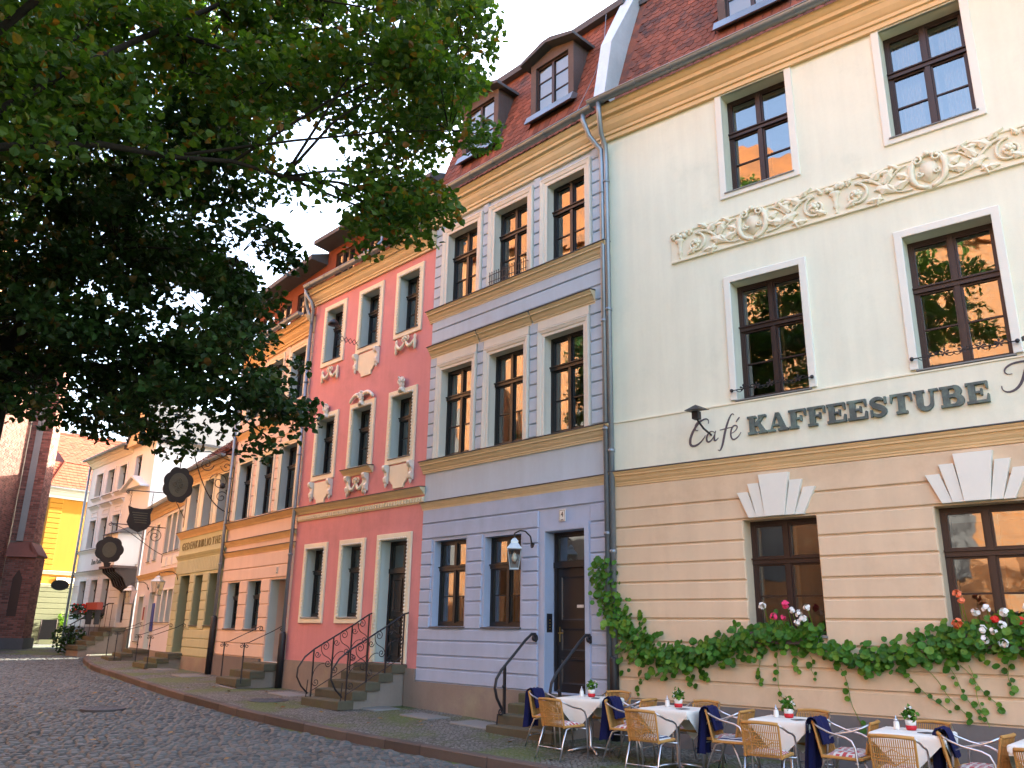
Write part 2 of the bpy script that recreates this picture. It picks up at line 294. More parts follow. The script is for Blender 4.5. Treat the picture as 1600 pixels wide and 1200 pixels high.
def window(P, x0, x1, z0, z1, y=.2, tr=.33, m='wood', cols=2, rows=2, curtain=None, inner=True, sill=None, f=.055, lamp=False):
    b = MB(); zt = z1-(z1-z0)*tr if tr else z1; n = 0
    b.box(x0, x0+f, y, y+.07, z0, z1).box(x1-f, x1, y+.001, y+.071, z0, z1).box(x0+f, x1-f, y, y+.07, z0, z0+f+.02).box(x0+f, x1-f, y, y+.07, z1-f, z1)
    if tr:
        b.box(x0+.012, x1-.012, y-.03, y+.068, zt-.045, zt+.045).box(x0+.005, x1-.005, y-.055, y-.02, zt+.02, zt+.04)
    cw = (x1-x0)/cols; panes = []
    for i in range(1, cols): b.box(x0+cw*i-.035, x0+cw*i+.035, y-.016, y+.066, z0+f+.02, z1-f)
    def sash(a, c, d, e, nr):
        s = .028
        b.box(a, a+s, y+.012, y+.06, d, e).box(c-s, c, y+.012, y+.06, d, e).box(a+s, c-s, y+.014, y+.06, d, d+s).box(a+s, c-s, y+.014, y+.06, e-s, e)
        hh = (e-d-2*s)/nr
        for k in range(nr):
            if k: b.box(a+s, c-s, y+.018, y+.058, d+s+hh*k-.011, d+s+hh*k+.011)
            panes.append((a+s, c-s, d+s+hh*k+(.011 if k else 0), d+s+hh*(k+1)-(.011 if k < nr-1 else 0)))
    for i in range(cols):
        a = x0+cw*i+(f if i == 0 else .035); c = x0+cw*(i+1)-(f if i == cols-1 else .035)
        sash(a, c, z0+f+.02, (zt-.045) if tr else z1-f, rows)
        if tr: sash(a, c, zt+.045, z1-f, 1)
    o = b.build('window', m, P)
    for a, c, d, e in panes:
        t = rnd.uniform(-.004, .004); q = rnd.uniform(-.003, .003)
        MB().add([(a, y+.04+t, d), (c, y+.04-t, d), (c, y+.04-t+q, e), (a, y+.04+t+q, e)], [(0, 1, 2, 3)]).build('pane', 'glass', o)
    if inner:
        b = MB()
        for i in range(cols):
            a = x0+cw*i+.05; b.box(a, a+.05, y+.14, y+.17, z0+.05, z1-.05).box(a+cw-.13, a+cw-.08, y+.14, y+.17, z0+.05, z1-.05).box(a+.05, a+cw-.13, y+.141, y+.17, z0+.04, z0+.09).box(a+.05, a+cw-.13, y+.141, y+.17, z1-.1, z1-.05)
        b.build('inner_casement', 'inner_frame', o)
    if curtain:
        b = MB(); n = 26
        for a, c in ((x0+.03, x0+(x1-x0)*.36), (x1-(x1-x0)*.36, x1-.03)) if curtain[1] else ((x0+.02, x1-.02),):
            vs = []
            for i in range(n+1):
                xx = a+(c-a)*i/n; yy = y+.24+.022*math.sin(i*1.9)+.008*math.sin(i*.7); vs += [(xx, yy, z0+.02), (xx, yy, z1-.02)]
            b.add(vs, [(2*i, 2*i+2, 2*i+3, 2*i+1) for i in range(n)])
        b.build('curtain', curtain[0], o)
    if sill: MB().prism([(y, z0+.012), (-.05, z0-.008), (-.055, z0-.03), (y, z0-.012)], x0-.03, x1+.03).build('sill', sill, o)
    return o
def surround(P, m, x0, x1, z0, z1, bd, p=.05, open_bottom=False, name='surround', style=0):
    pr = [(0, .01), (0, -p), (.022, -p-.012), (.04, -p-.002), (bd*.55, -p*.8), (bd*.58, -p*.55), (bd-.012, -p*.5), (bd, -p*.35), (bd, .02)] if style else [(0, .01), (0, -p+.006), (.008, -p), (bd-.008, -p), (bd, -p+.006), (bd, .02)]
    return MB().rings(x0-bd, x1+bd, z0-(0 if open_bottom else bd), z1+bd, pr, open_bottom).build(name, m, P)
def gutter(P, x0, x1, y, z, r=.085, m='zinc', n=9):
    b = MB(); vs = []; seg = 14
    for i in range(seg+1):
        x = x0+(x1-x0)*i/seg
        for k in range(n):
            a = math.pi+math.pi*k/(n-1); vs.append((x, y+r*math.cos(a), z+r*math.sin(a)))
    b.add(vs, [(i*n+k, i*n+k+1, (i+1)*n+k+1, (i+1)*n+k) for i in range(seg) for k in range(n-1)])
    b.tube([(x0, y-r, z), (x1, y-r, z)], .012, 5)
    for x in (x0, x1): b.add([(x, y+r*math.cos(math.pi+math.pi*k/(n-1)), z+r*math.sin(math.pi+math.pi*k/(n-1))) for k in range(n)], [tuple(range(n))])
    o = b.build('gutter', m, P, True)
    c = MB(); x = x0+.3
    while x < x1: c.tube([(x, y+r*1.05*math.cos(math.pi+math.pi*k/8), z+r*1.05*math.sin(math.pi+math.pi*k/8)) for k in range(9)], .009, 4); x += .75
    c.build('gutter_bracket', m, o); return o
def pipe(P, path, r=.05, m='zinc', collars=()):
    o = MB().tube(path, r, 10).build('downpipe', m, P, True)
    for (x, y, z) in collars: MB().lathe([(r*1.02, -.03), (r*1.25, -.025), (r*1.25, .025), (r*1.02, .03)], (x, y, z), 10).build('collar', m, o, True)
    return o
TILE = None
def tile_pts(w=.08, l=.3):
    return [(-w, .05), (-.05, .014), (0, 0), (.05, .014), (w, .05), (w, l), (-w, l)]
def tiles(P, roof, key, x0, x1, z0, z1, y0, y1, holes=(), m='tile', tw=.168, ex=.15, limit=300):
    global TILE
    th = math.atan2(y1-y0, z1-z0); sl = math.hypot(y1-y0, z1-z0); rows = int(sl/ex); items = []
    for r in range(rows):
        t = r*ex/sl; off = (r % 2)*tw/2; x = x0+tw/2-off*0+off
        while x < x1-.02:
            zz = z0+(z1-z0)*t
            if not any(h[0] < x < h[1] and h[2] < zz+.05 < h[3] for h in holes): items.append((x+rnd.uniform(-.004, .004), y0+(y1-y0)*t-.03, zz, rnd.uniform(-.03, .03), rnd.uniform(-.012, .012)))
            x += tw
    items.sort(key=lambda q: (wpos(key, q[0], q[1], q[2])-Vector((0, 0, 1.6))).length)
    if TILE is None:
        TILE = bpy.data.meshes.new('roof_tile'); b = MB().plate(tile_pts(), -.008, .008); TILE.from_pydata(b.v, [], b.f); TILE.materials.append(MATS[m])
    rest = MB()
    for i, (x, y, z, rl, dt) in enumerate(items):
        if i < limit:
            o = link('roof_tile', TILE, m, roof); o.location = (x, y, z); o.rotation_euler = (-(th+.05+dt), rl, 0)
        else:
            Mx = Matrix.Translation((x, y, z)) @ Matrix.Rotation(-(th+.05+dt), 4, 'X') @ Matrix.Rotation(rl, 4, 'Y'); b = MB().plate(tile_pts(), -.008, .008)
            rest.add([Mx @ Vector(v) for v in b.v], b.f)
    if rest.v: rest.build('roof_tiles', m, roof, kind='stuff')
def tile_rows(roof, x0, x1, z0, z1, y0, y1, m='tile_red', ex=.2):     # far roofs: lapped courses with a scalloped lower edge
    b = MB(); sl = math.hypot(y1-y0, z1-z0); rows = int(sl/ex)
    for r in range(rows):
        t0, t1 = r/rows, min(1, (r+1.25)/rows); x = x0; k = 0
        while x < x1-.05:
            xe = min(x+.24, x1); j = rnd.uniform(-.012, .012)
            a = (y0+(y1-y0)*t0-.05, z0+(z1-z0)*t0+j); c = (y0+(y1-y0)*t1-.01, z0+(z1-z0)*t1)
            b.add([(x+.006, a[0], a[1]), (xe-.006, a[0], a[1]), (xe-.006, c[0], c[1]), (x+.006, c[0], c[1]), (x+.006, a[0]+.03, a[1]-.012), (xe-.006, a[0]+.03, a[1]-.012)], [(0, 1, 2, 3), (4, 5, 1, 0)]); x = xe
    b.build('roof_tiles', m, roof, kind='stuff')
def dormer(P, xa, xb, zb, zt, y=.1, back=1.3, key=None):
    j = .15; b = MB()
    b.box(xa, xa+j, y, y+.12, zb, zt).box(xb-j, xb, y, y+.12, zb, zt).box(xa+j, xb-j, y, y+.12, zt-.14, zt)
    xm = (xa+xb)/2
    b.plate([(xa, zt), (xb, zt), (xm, zt+.16)], y+.01, y+.1)
    d = b.build('dormer', 'old_wood', P)
    for s, x in ((0, xa), (1, xb-.05)):
        c = MB(); yy = y+.12; k = 0
        while yy < back-.05: c.box(x+.004*(k % 2), x+.05-.004*(k % 2), yy, yy+.105, zb-.1, zt); yy += .11; k += 1
        c.build('cheek_board', 'old_wood', d)
    o = xb-xa; MB().plate([(xa-.16, zt-.02), (xm, zt+.19), (xb+.16, zt-.02), (xb+.16, zt+.05), (xm+.12, zt+.27), (xm-.12, zt+.27), (xa-.16, zt+.05)], y-.2, back+.25).build('dormer_roof', 'slate', d)
    x0, x1 = xa+j, xb-j; z0, z1 = zb+.03, zt-.14; f = .04; w_ = MB()
    w_.box(x0, x0+f, y+.05, y+.1, z0, z1).box(x1-f, x1, y+.05, y+.1, z0, z1).box(x0+f, x1-f, y+.05, y+.1, z0, z0+f).box(x0+f, x1-f, y+.05, y+.1, z1-f, z1).box(xm-.035, xm+.035, y+.04, y+.1, z0+f, z1-f)
    for i in (1, 2): w_.box(x0+f, x1-f, y+.06, y+.09, z0+(z1-z0)*i/3-.012, z0+(z1-z0)*i/3+.012)
    w_.build('window_frame', 'wood', d)
    for i in range(2):
        for k in range(3):
            a = (x0+f, xm+.035)[i]; c = (xm-.035, x1-f)[i]; e = z0+(z1-z0)*k/3+.015; g = z0+(z1-z0)*(k+1)/3-.015; t = rnd.uniform(-.004, .004)
            MB().add([(a, y+.075+t, e), (c, y+.075-t, e), (c, y+.075-t, g), (a, y+.075+t, g)], [(0, 1, 2, 3)]).build('pane', 'sky_glass', d)
    MB().box(x0, x1, y+.11, y+.12, z0, z1).build('curtain', 'sky_reflection', d)  # added sheet, no real curtain: paints reflected sky behind the dormer panes
    MB().prism([(y+.1, zb+.03), (y-.08, zb), (y-.16, zb-.2), (y-.12, zb-.2), (y+.1, zb-.05)], xa-.05, xb+.05).build('apron', 'zinc', d)
    return d
def railbar(b, pts, r=.008, n=5): b.tube(pts, r, n)
def door(P, x0, x1, z0, zt, zm, y, m='wood_black', light=2, handle='brass'):
    b = MB(); b.box(x0, x0+.06, y, y+.09, z0, zt).box(x1-.06, x1, y+.001, y+.091, z0, zt).box(x0+.06, x1-.06, y, y+.09, zt-.06, zt).box(x0+.02, x1-.02, y-.04, y+.085, zm-.05, zm+.05)
    fr = b.build('door_frame', m, P)
    b = MB(); b.box(x0+.06, x1-.06, y+.03, y+.08, z0+.01, zm-.05); xm = (x0+x1)/2; h = zm-.05-z0
    for xa, xb in (((x0+.12, xm-.04), (xm+.04, x1-.12)) if light == 2 else ((x0+.14, x1-.14),)):
        for t0, t1 in ((.06, .28), (.32, .52), (.56, .94)):
            b.rings(xa, xb, z0+h*t0, z0+h*t1, [(0, y+.031), (.0, y+.012), (.03, y+.012), (.05, y+.028), (.07, y+.03)])
    dl = b.build('door', m, P)
    MB().tube([(x0+.13, y, z0+h*.47), (x0+.13, y-.03, z0+h*.47), (x0+.24, y-.03, z0+h*.47)], .012, 6).box(x0+.105, x0+.155, y+.02, y+.028, z0+h*.40, z0+h*.52).build('door_handle', handle, dl)
    for i in range(light):
        a = x0+.06+(x1-x0-.12)*i/light; c = x0+.06+(x1-x0-.12)*(i+1)/light
        MB().rings(a, c, zm+.05, zt-.06, [(0, y+.02), (.025, y+.02), (.025, y+.07)]).build('transom_frame', m, dl)
        MB().add([(a+.02, y+.05, zm+.06), (c-.02, y+.05, zm+.06), (c-.02, y+.05, zt-.07), (a+.02, y+.05, zt-.07)], [(0, 1, 2, 3)]).build('pane', 'glass', dl)

# ---------------------------------------------------------------- ground
FAC = [(12.57, 5.07), (1.77, 13.98), (-1.84, 17.74), (-5.49, 21.55), (-8.54, 25.39), (-11.48, 29.29), (-15.29, 35.17), (-15.73, 36.03)]
KERB = [(9.0, 3.6), (4.8, 7.55), (.52, 11.62), (-1.92, 13.95), (-3.2, 15.15), (-5.1, 17.15), (-7.51, 20.25), (-10.59, 24.53), (-13.45, 28.63), (-15.5, 32.2), (-16.5, 34.4), (-17.0, 35.6)]
b = MB(); xs_ = [-160, -60, -35, -20, -8, 4, 16, 40, 120]; ys_ = sorted(set(GY[1:-1]+[-60, -20, 0, 60, 90, 200]))
for y in ys_:
    for x in xs_: b.v.append((x, y, zr(y)-.035))
nx = len(xs_)
b.f = [(j*nx+i, j*nx+i+1, (j+1)*nx+i+1, (j+1)*nx+i) for j in range(len(ys_)-1) for i in range(nx-1)]
road = b.build('road', 'far_cobble_pattern', kind='structure')
# pavement between the kerb and the houses
def resample(P, n):
    d = [0]
    for a, c in zip(P, P[1:]): d.append(d[-1]+math.hypot(c[0]-a[0], c[1]-a[1]))
    out = []
    for i in range(n+1):
        t = d[-1]*i/n; out.append((interp(t, d, [p[0] for p in P]), interp(t, d, [p[1] for p in P])))
    return out
fa, ke = [(f[0]+.3*.7, f[1]+.3*.7) for f in resample(FAC, 60)], resample(KERB, 60)
b = MB(); K = 8
for (a, c) in zip(ke, fa):
    for k in range(K+1):
        x = a[0]+(c[0]-a[0])*k/K; y = a[1]+(c[1]-a[1])*k/K; b.v.append((x, y, zs(y)-(.006 if k == 0 else 0)))
b.f = [(i*(K+1)+k, (i+1)*(K+1)+k, (i+1)*(K+1)+k+1, i*(K+1)+k+1) for i in range(60) for k in range(K)]
pav = b.build('pavement', 'mosaic_pattern', kind='structure')
# kerb stones, one by one
kerb = bpy.data.objects.new('kerb', None); col.objects.link(kerb); kerb['kind'] = 'structure'
kp = resample(KERB, 300); tot = sum(math.hypot(c[0]-a[0], c[1]-a[1]) for a, c in zip(kp, kp[1:])); stepl = tot/300
i = 0; k = 0
while i < 299:
    j = min(300, i+max(3, int(rnd.uniform(.85, 1.5)/stepl))); a, c = kp[i], kp[j]; d = Vector((c[0]-a[0], c[1]-a[1], zs(c[1])-zs(a[1]))); n = Vector((d.y, -d.x, 0)).normalized()
    # n points to the houses' side or the road: make it point away from the houses
    mid = Vector(((a[0]+c[0])/2, (a[1]+c[1])/2, 0)); hs = min((Vector((f[0], f[1], 0)) for f in FAC[:7]), key=lambda q: (q-mid).length)
    if (hs-mid).dot(n) > 0: n = -n
    u = d.normalized(); L_ = d.length-.012; g = MB(); w_ = .13; cc = .018
    o0 = Vector((a[0], a[1], zs(a[1])))+u*.006
    def P_(t, s, h): return o0+u*t+n*s+Vector((0, 0, h))
    g.add([P_(0, -.02, -.25), P_(L_, -.02, -.25), P_(L_, w_, -.25), P_(0, w_, -.25), P_(0, -.02, .004), P_(L_, -.02, .004), P_(L_, w_-cc, .004), P_(0, w_-cc, .004), P_(0, w_, -cc), P_(L_, w_, -cc)],
          [(4, 5, 6, 7), (7, 6, 9, 8), (8, 9, 2, 3), (0, 4, 7, 8, 3), (1, 2, 9, 6, 5), (0, 1, 5, 4)])
    g.build('kerb_stone', 'kerb_red' if i > 70 else 'granite', kerb); i = j; k += 1
# granite slabs along the kerb's inner edge and flagstones at the blue house
for (x, y, sx, sy, rz) in [(-.4, 15.35, 1.05, .62, -44), (.55, 14.45, 1.0, .6, -47), (-1.5, 16.35, .8, .55, -45), (-2.6, 17.5, .9, .6, -45), (-6.6, 21.6, 1.0, .7, -49), (-8.9, 24.6, .9, .7, -51), (-10.6, 27.0, .8, .7, -53), (-4.9, 19.9, .9, .55, -46)]:
    o = MB().slab(-sx/2, sx/2, -sy/2, sy/2, -.1, .022, .015).build('paving_slab', 'granite', pav); o.location = (x, y, zs(y)); o.rotation_euler = (0, math.atan2(.03, 1), R(rz+rnd.uniform(-3, 3)))
# cobbles
def kerb_side(x, y):      # signed distance-ish: > 0 on the roadway
    best = None
    for a, c in zip(KERB, KERB[1:]):
        dx, dy = c[0]-a[0], c[1]-a[1]; l = math.hypot(dx, dy); t = max(0, min(1, ((x-a[0])*dx+(y-a[1])*dy)/l/l)); qx, qy = a[0]+dx*t, a[1]+dy*t
        dd = math.hypot(x-qx, y-qy); sg = 1 if (dx*(y-a[1])-dy*(x-a[0])) > 0 else -1
        if best is None or dd < best[0]-1e-6: best = (dd, sg)
    return best[0]*best[1]
ca, sa = math.cos(R(40)), math.sin(R(40)); near = []; step = .158
for j in range(-40, 330):
    v = j*step; uoff = rnd.random()*.2; u = -34+uoff
    while u < 26:
        wd = rnd.uniform(.13, .21); uc = u+wd/2; u += wd
        vv = v+.05*math.sin(uc*.45)+.02*math.sin(uc*1.7+j)
        x, y = uc*ca-vv*sa, uc*sa+vv*ca
        if y < 9.0 or y > 36 or x < -.66*y-1.2 or x > 3.2: continue
        if y > 26 and x > -11: continue
        if kerb_side(x, y) < .26: continue
        near.append((x, y, wd-.016, rnd.random()))
near.sort(key=lambda q: math.hypot(q[0], q[1])+(40 if q[0] < -.60*q[1] or q[1] < 10.3 else 0))
def cob(w_, h=step-.016, t=.07):
    a, c = w_/2, h/2; k = .032
    return [(-a, -c, -t), (a, -c, -t), (a, c, -t), (-a, c, -t), (-a, -c, -.028), (a, -c, -.028), (a, c, -.028), (-a, c, -.028), (-a+k, -c+k*.8, 0), (a-k, -c+k*.8, 0), (a-k, c-k*.8, 0), (-a+k, c-k*.8, 0)], \
        [(8, 9, 10, 11), (0, 1, 5, 4), (1, 2, 6, 5), (2, 3, 7, 6), (3, 0, 4, 7), (4, 5, 9, 8), (5, 6, 10, 9), (6, 7, 11, 10), (7, 4, 8, 11)]
cmesh = []
for w_ in (.125, .145, .165, .185):
    me = bpy.data.meshes.new('cobble'); v, f = cob(w_); me.from_pydata(v, [], f); me.materials.append(MATS['cobble']); cmesh.append(me)
rest = MB(); MHOLE = [(-8.0, 17.6, .42), ]
cnt = 0
for (x, y, w_, q) in near:
    if any(math.hypot(x-mx, y-my) < mr+.08 for mx, my, mr in MHOLE): continue
    z = zr(y)+rnd.uniform(-.012, .008); tilt = (rnd.uniform(-.06, .06), rnd.uniform(-.045, .045))
    if cnt < 300:
        cnt += 1; o = link('cobble', min(cmesh, key=lambda m_: abs(m_.vertices[1].co.x*2-w_)), 'cobble', road); o.location = (x, y, z); o.rotation_euler = (tilt[0], tilt[1], R(40)+rnd.uniform(-.05, .05))
    else:
        v, f = cob(w_); Mx = Matrix.Translation((x, y, z)) @ Matrix.Rotation(R(40)+rnd.uniform(-.05, .05), 4, 'Z') @ Matrix.Rotation(tilt[0], 4, 'X') @ Matrix.Rotation(tilt[1], 4, 'Y'); rest.add([Mx @ Vector(p) for p in v], f)
rest.build('cobbles', 'cobble', road, kind='stuff')
def manhole(x, y, z, label, rz):
    t = thing('manhole_cover', label, 'manhole cover', (x, y, z), R(rz)); MB().lathe([(.42, -.06), (.42, .004), (.40, .012), (.36, .012), (.36, .004), (.005, .004)], (0, 0, 0), 28).build('rim', 'slate', t)
    g = MB()
    for i in range(-3, 4):
        for k in range(-3, 4):
            if math.hypot(i, k) < 3.3: g.slab(i*.1-.035, i*.1+.035, k*.1-.035, k*.1+.035, .004, .013, .006)
    g.build('plate', 'slate', t)
manhole(-8.0, 17.6, zr(17.6)+.004, 'round iron manhole cover set in the dark roadway cobbles', 20)
manhole(-5.0, 18.55, zs(18.55)+.004, 'round rusty manhole cover in the mossy pavement near the curly railing', 10)
# ================================================================ cafe house (cream above, apricot below)
H = house('cafe', 'large cream and apricot house with the coffee room lettering and climbing plants', (1.77, 13.98), -39.5, 14.0)
L = 14.0
cols_ = [2.30, 4.95, 7.6, 10.25]
U = [(x+.06, x+1.20, 8.79, 10.68) for x in cols_]; Mi = [(x+.02, x+1.16, 5.15, 7.14) for x in cols_]; G = [(x-.02, x+1.08, 1.62, 3.27) for x in cols_]
wall(H, 'apricot', 0, L, -.4, 4.0, G, rev=.27, top=False)
wall(H, 'cream', 0, L, 4.0, 11.2, U+Mi, rev=.27)
MB().box(0, L, -.05, .01, -.4, .61).build('plinth', 'plinth_grey', H)
MB().box(0.02, L, -.035, .01, 4.26, 5.08).build('sign_band', 'cream', H)
MB().prism([(.01, 5.082), (-.05, 5.082), (-.05, 5.105), (.01, 5.125)], 0, L).build('moulding', 'cream_trim', H)
zl = [3.99, 3.59, 3.28, 2.97, 2.68, 2.39, 2.11, 1.83, 1.48, 1.18, .93, .62]
keys = []
courses(H, 'apricot', zl, .02, L, G, proud=.03, mg=.005)
cornice(H, 'ochre', -.03, L, 3.99, 4.22, .13, 'string_course', 'slate')
cornice(H, 'ochre', -.03, L, 10.70, 11.29, .36, 'eaves_cornice')
for i, (a, c, d, e) in enumerate(U):
    surround(H, 'stone_white', a, c, d, e, .115, .035); window(H, a, c, d, e, .24, .37, sill='granite', curtain=('curtain_white', True) if i % 2 else None)
for i, (a, c, d, e) in enumerate(Mi):
    surround(H, 'stone_white', a, c, d, e, .11, .045, True); window(H, a, c, d, e, .24, .38, sill='granite')
for i, (a, c, d, e) in enumerate(G):
    window(H, a, c, d, e, .24, .36, sill='granite', f=.06)
    xm = (a+c)/2
    for (tl, tr, bl, br, zt, pr) in ((-.60, -.42, -.43, -.30, 3.68, .05), (-.42, -.235, -.30, -.165, 3.80, .065), (-.235, .235, -.165, .135, 3.92, .085), (.235, .42, .135, .27, 3.80, .065), (.42, .60, .27, .40, 3.68, .05)):
        MB().plate([(xm+bl, 3.29), (xm+br, 3.29), (xm+tr-.004, zt), (xm+tl+.004, zt)], -pr-.03, .0, .015).build('keystone_wedge', 'stone_white', H)
# wrought window guards on the middle floor
def guard(P, x0, x1, z):
    b = MB(); y = -.09; b.tube([(x0, y, z), (x1, y, z)], .008, 6)
    for x in (x0, x1): b.ball((x, y, z), .03, 8, 5); b.tube([(x, y, z), (x, .02, z)], .008, 5)
    n = 5
    for k in range(n):
        xc = x0+(x1-x0)*(.16+.68*k/(n-1)); s = 1 if k % 2 else -1
        b.tube([(xc-.13+.26*i/12, y-.01, z+.045*s*math.sin(i/12*2*math.pi)) for i in range(13)], .006, 5)
        for j in range(5):
            a = j*2*math.pi/5+.3; b.plate([(xc, z+.01), (xc+.045*math.cos(a-.35), z+.01+.045*math.sin(a-.35)), (xc+.065*math.cos(a), z+.01+.065*math.sin(a)), (xc+.045*math.cos(a+.35), z+.01+.045*math.sin(a+.35))], y-.02-.002*j, y-.012-.002*j)
    b.build('window_guard', 'iron', P)
for i in range(3): guard(H, Mi[i][0]-.06, Mi[i][1]+.07, 5.29)
# relief frieze with scrolls, cartouches and urns
fz0, fz1, fx0 = 7.76, 8.33, 1.28
fr_ = MB().box(fx0, 12.2, -.02, .01, fz0, fz1).build('frieze', 'cream_trim', H)
MB().prism([(-.02, fz0), (-.045, fz0+.004), (-.045, fz0+.035), (-.02, fz0+.05)], fx0, 12.2).prism([(-.02, fz1-.04), (-.04, fz1-.03), (-.04, fz1-.004), (-.02, fz1)], fx0, 12.2).build('frieze_border', 'cream_trim', fr_)
def acan(b, x, z, ang, l, w_, y):      # acanthus leaf with lobes
    pts = []; n = 5
    for s in (1, -1):
        rng = range(n+1) if s == 1 else range(n, -1, -1)
        for i in rng:
            t = i/n; ww = w_*math.sin(math.pi*min(1, .12+t*.95))*(1 if i % 2 == 0 else .62); pts.append((t*l, s*ww))
    c, s_ = math.cos(ang), math.sin(ang); P = [(x+p*c-q*s_, z+p*s_+q*c) for p, q in pts]
    n2 = len(P); vs = [(px, y-.012, pz) for px, pz in P]+[(x+l*.5*c, y-.045, z+l*.5*s_)]+[(px, .0, pz) for px, pz in P]
    b.add(vs, [(i, (i+1) % n2, n2) for i in range(n2)]+[(i, n2+1+i, n2+1+(i+1) % n2, (i+1) % n2) for i in range(n2)])
def scroll(xs_, d):      # one half motif, d = direction
    b = MB(); zm = (fz0+fz1)/2; Y = -.045
    b.tube(spiral(xs_+d*.26, zm-.03, .19, 1.35, math.pi/2+(0 if d > 0 else 0), 24, Y, -d, .2), [.022]*8+[.02]*9+[.014]*8, 6)
    p = bez((xs_+d*.30, Y, zm+.16), (xs_+d*.62, Y, zm+.22), (xs_+d*.62, Y, zm-.24), (xs_+d*1.05, Y, zm-.20), 12); b.tube(p, [.024]*5+[.02]*4+[.014]*4, 6)
    p = bez((xs_+d*.52, Y, zm-.05), (xs_+d*.75, Y, zm-.1), (xs_+d*.78, Y, zm+.2), (xs_+d*1.0, Y, zm+.2), 9); b.tube(p, .014, 5)
    for t, z, a, l, w_ in ((.46, .12, .5, .24, .06), (.56, -.02, -.5, .26, .065), (.66, .02, .9, .24, .06), (.74, -.12, .25, .3, .06), (.6, -.14, -1.9, .14, .04), (.86, .10, -.6, .2, .05), (.5, .2, 2.6, .2, .04), (.95, -.1, .9, .2, .045), (.1, -.18, .4, .2, .045), (.82, -.16, 2.2, .16, .04), (.4, -.2, -.1, .2, .04), (.9, .18, 2.5, .16, .04), (.62, .2, -.2, .18, .04), (1.04, .05, 1.3, .18, .04), (.14, .16, 1.0, .12, .035)):
        acan(b, xs_+d*t, zm+z, a if d > 0 else math.pi-a, l*1.2, w_*1.25, Y)
    b.ball((xs_+d*.72, Y, zm+.2), .03, 7, 4); b.ball((xs_+d*.70, Y, zm+.14), .025, 7, 4)
    b.build('scroll', 'cream_trim', fr_)
    b = MB(); cx, cz = xs_+d*.27, zm-.03
    for k in range(6): b.ball((cx+.055*math.cos(k*math.pi/3), Y-.01, cz+.055*math.sin(k*math.pi/3)), .036, 7, 4, .6)
    b.ball((cx, Y-.03, cz), .04, 7, 4)
    b.build('rosette', 'cream_trim', fr_, True)
def urn(x):
    zm = (fz0+fz1)/2; b = MB(); b.lathe([(.012, -.24), (.03, -.22), (.012, -.19), (.025, -.15), (.05, -.12), (.022, -.06), (.045, .02), (.05, .06), (.09, .1), (.08, .13), (.005, .14)], (x, -.03, zm), 9, 'z', 1, .6)
    for k in range(9): b.ball((x+rnd.uniform(-.14, .14), -.05, zm+.17+rnd.uniform(-.03, .06)), rnd.uniform(.03, .05), 7, 4, .7)
    b.build('urn', 'cream_trim', fr_, True)
def cartouche(x):
    zm = (fz0+fz1)/2; b = MB(); Y = -.05
    for s in (-1, 1):
        b.tube(bez((x+s*.03, Y, zm+.27), (x+s*.30, Y, zm+.26), (x+s*.30, Y, zm-.24), (x+s*.02, Y, zm-.25), 12), [.025]*4+[.045]*5+[.03]*4, 7)
        b.tube(spiral(x+s*.13, zm+.2, .07, 1.1, math.pi/2, 12, Y-.02, s, .2), .018, 6); b.tube(spiral(x+s*.12, zm-.02, .05, 1.1, 0 if s < 0 else math.pi, 12, Y-.02, s, .2), .015, 6)
    b.plate([(x-.10, zm+.16), (x+.10, zm+.16), (x+.13, zm+.05), (x+.1, zm), (x+.12, zm-.1), (x, zm-.19), (x-.12, zm-.1), (x-.1, zm), (x-.13, zm+.05)], -.05, 0, .08)
    b.ball((x, Y-.01, zm+.29), .045, 8, 5, .7); b.build('cartouche', 'cream_trim', fr_, True)
x = fx0+.17
while x < 11.5:
    urn(x); scroll(x+.05, 1); cartouche(x+1.33); scroll(x+2.61, -1); x += 2.66
# lettering
def ribbon(b, pts, wd, y0, y1):
    n = len(pts); Lf = []; Rt = []
    for i, (x, z) in enumerate(pts):
        a, c = pts[max(i-1, 0)], pts[min(i+1, n-1)]; dx, dz = c[0]-a[0], c[1]-a[1]; l = math.hypot(dx, dz) or 1; ww = (wd[i] if isinstance(wd, list) else wd)/2
        Lf.append((x-dz/l*ww, z+dx/l*ww)); Rt.append((x+dz/l*ww, z-dx/l*ww))
    vs = [(x, y0, z) for x, z in Lf]+[(x, y0, z) for x, z in Rt]+[(x, y1, z) for x, z in Lf]+[(x, y1, z) for x, z in Rt]
    fs = [(n+i, n+i+1, i+1, i) for i in range(n-1)]+[(i, i+1, 2*n+i+1, 2*n+i) for i in range(n-1)]+[(n+i+1, n+i, 3*n+i, 3*n+i+1) for i in range(n-1)]+[(0, 2*n, 3*n, n), (n-1, 2*n-1, 4*n-1, 3*n-1)]
    b.add(vs, fs)
def arc(cx, cz, rx, rz, a0, a1, n=12): return [(cx+rx*math.cos(R(a0+(a1-a0)*i/n)), cz+rz*math.sin(R(a0+(a1-a0)*i/n))) for i in range(n+1)]
def bx(a, c, d, e): return [(a, d), (c, d), (c, e), (a, e)]
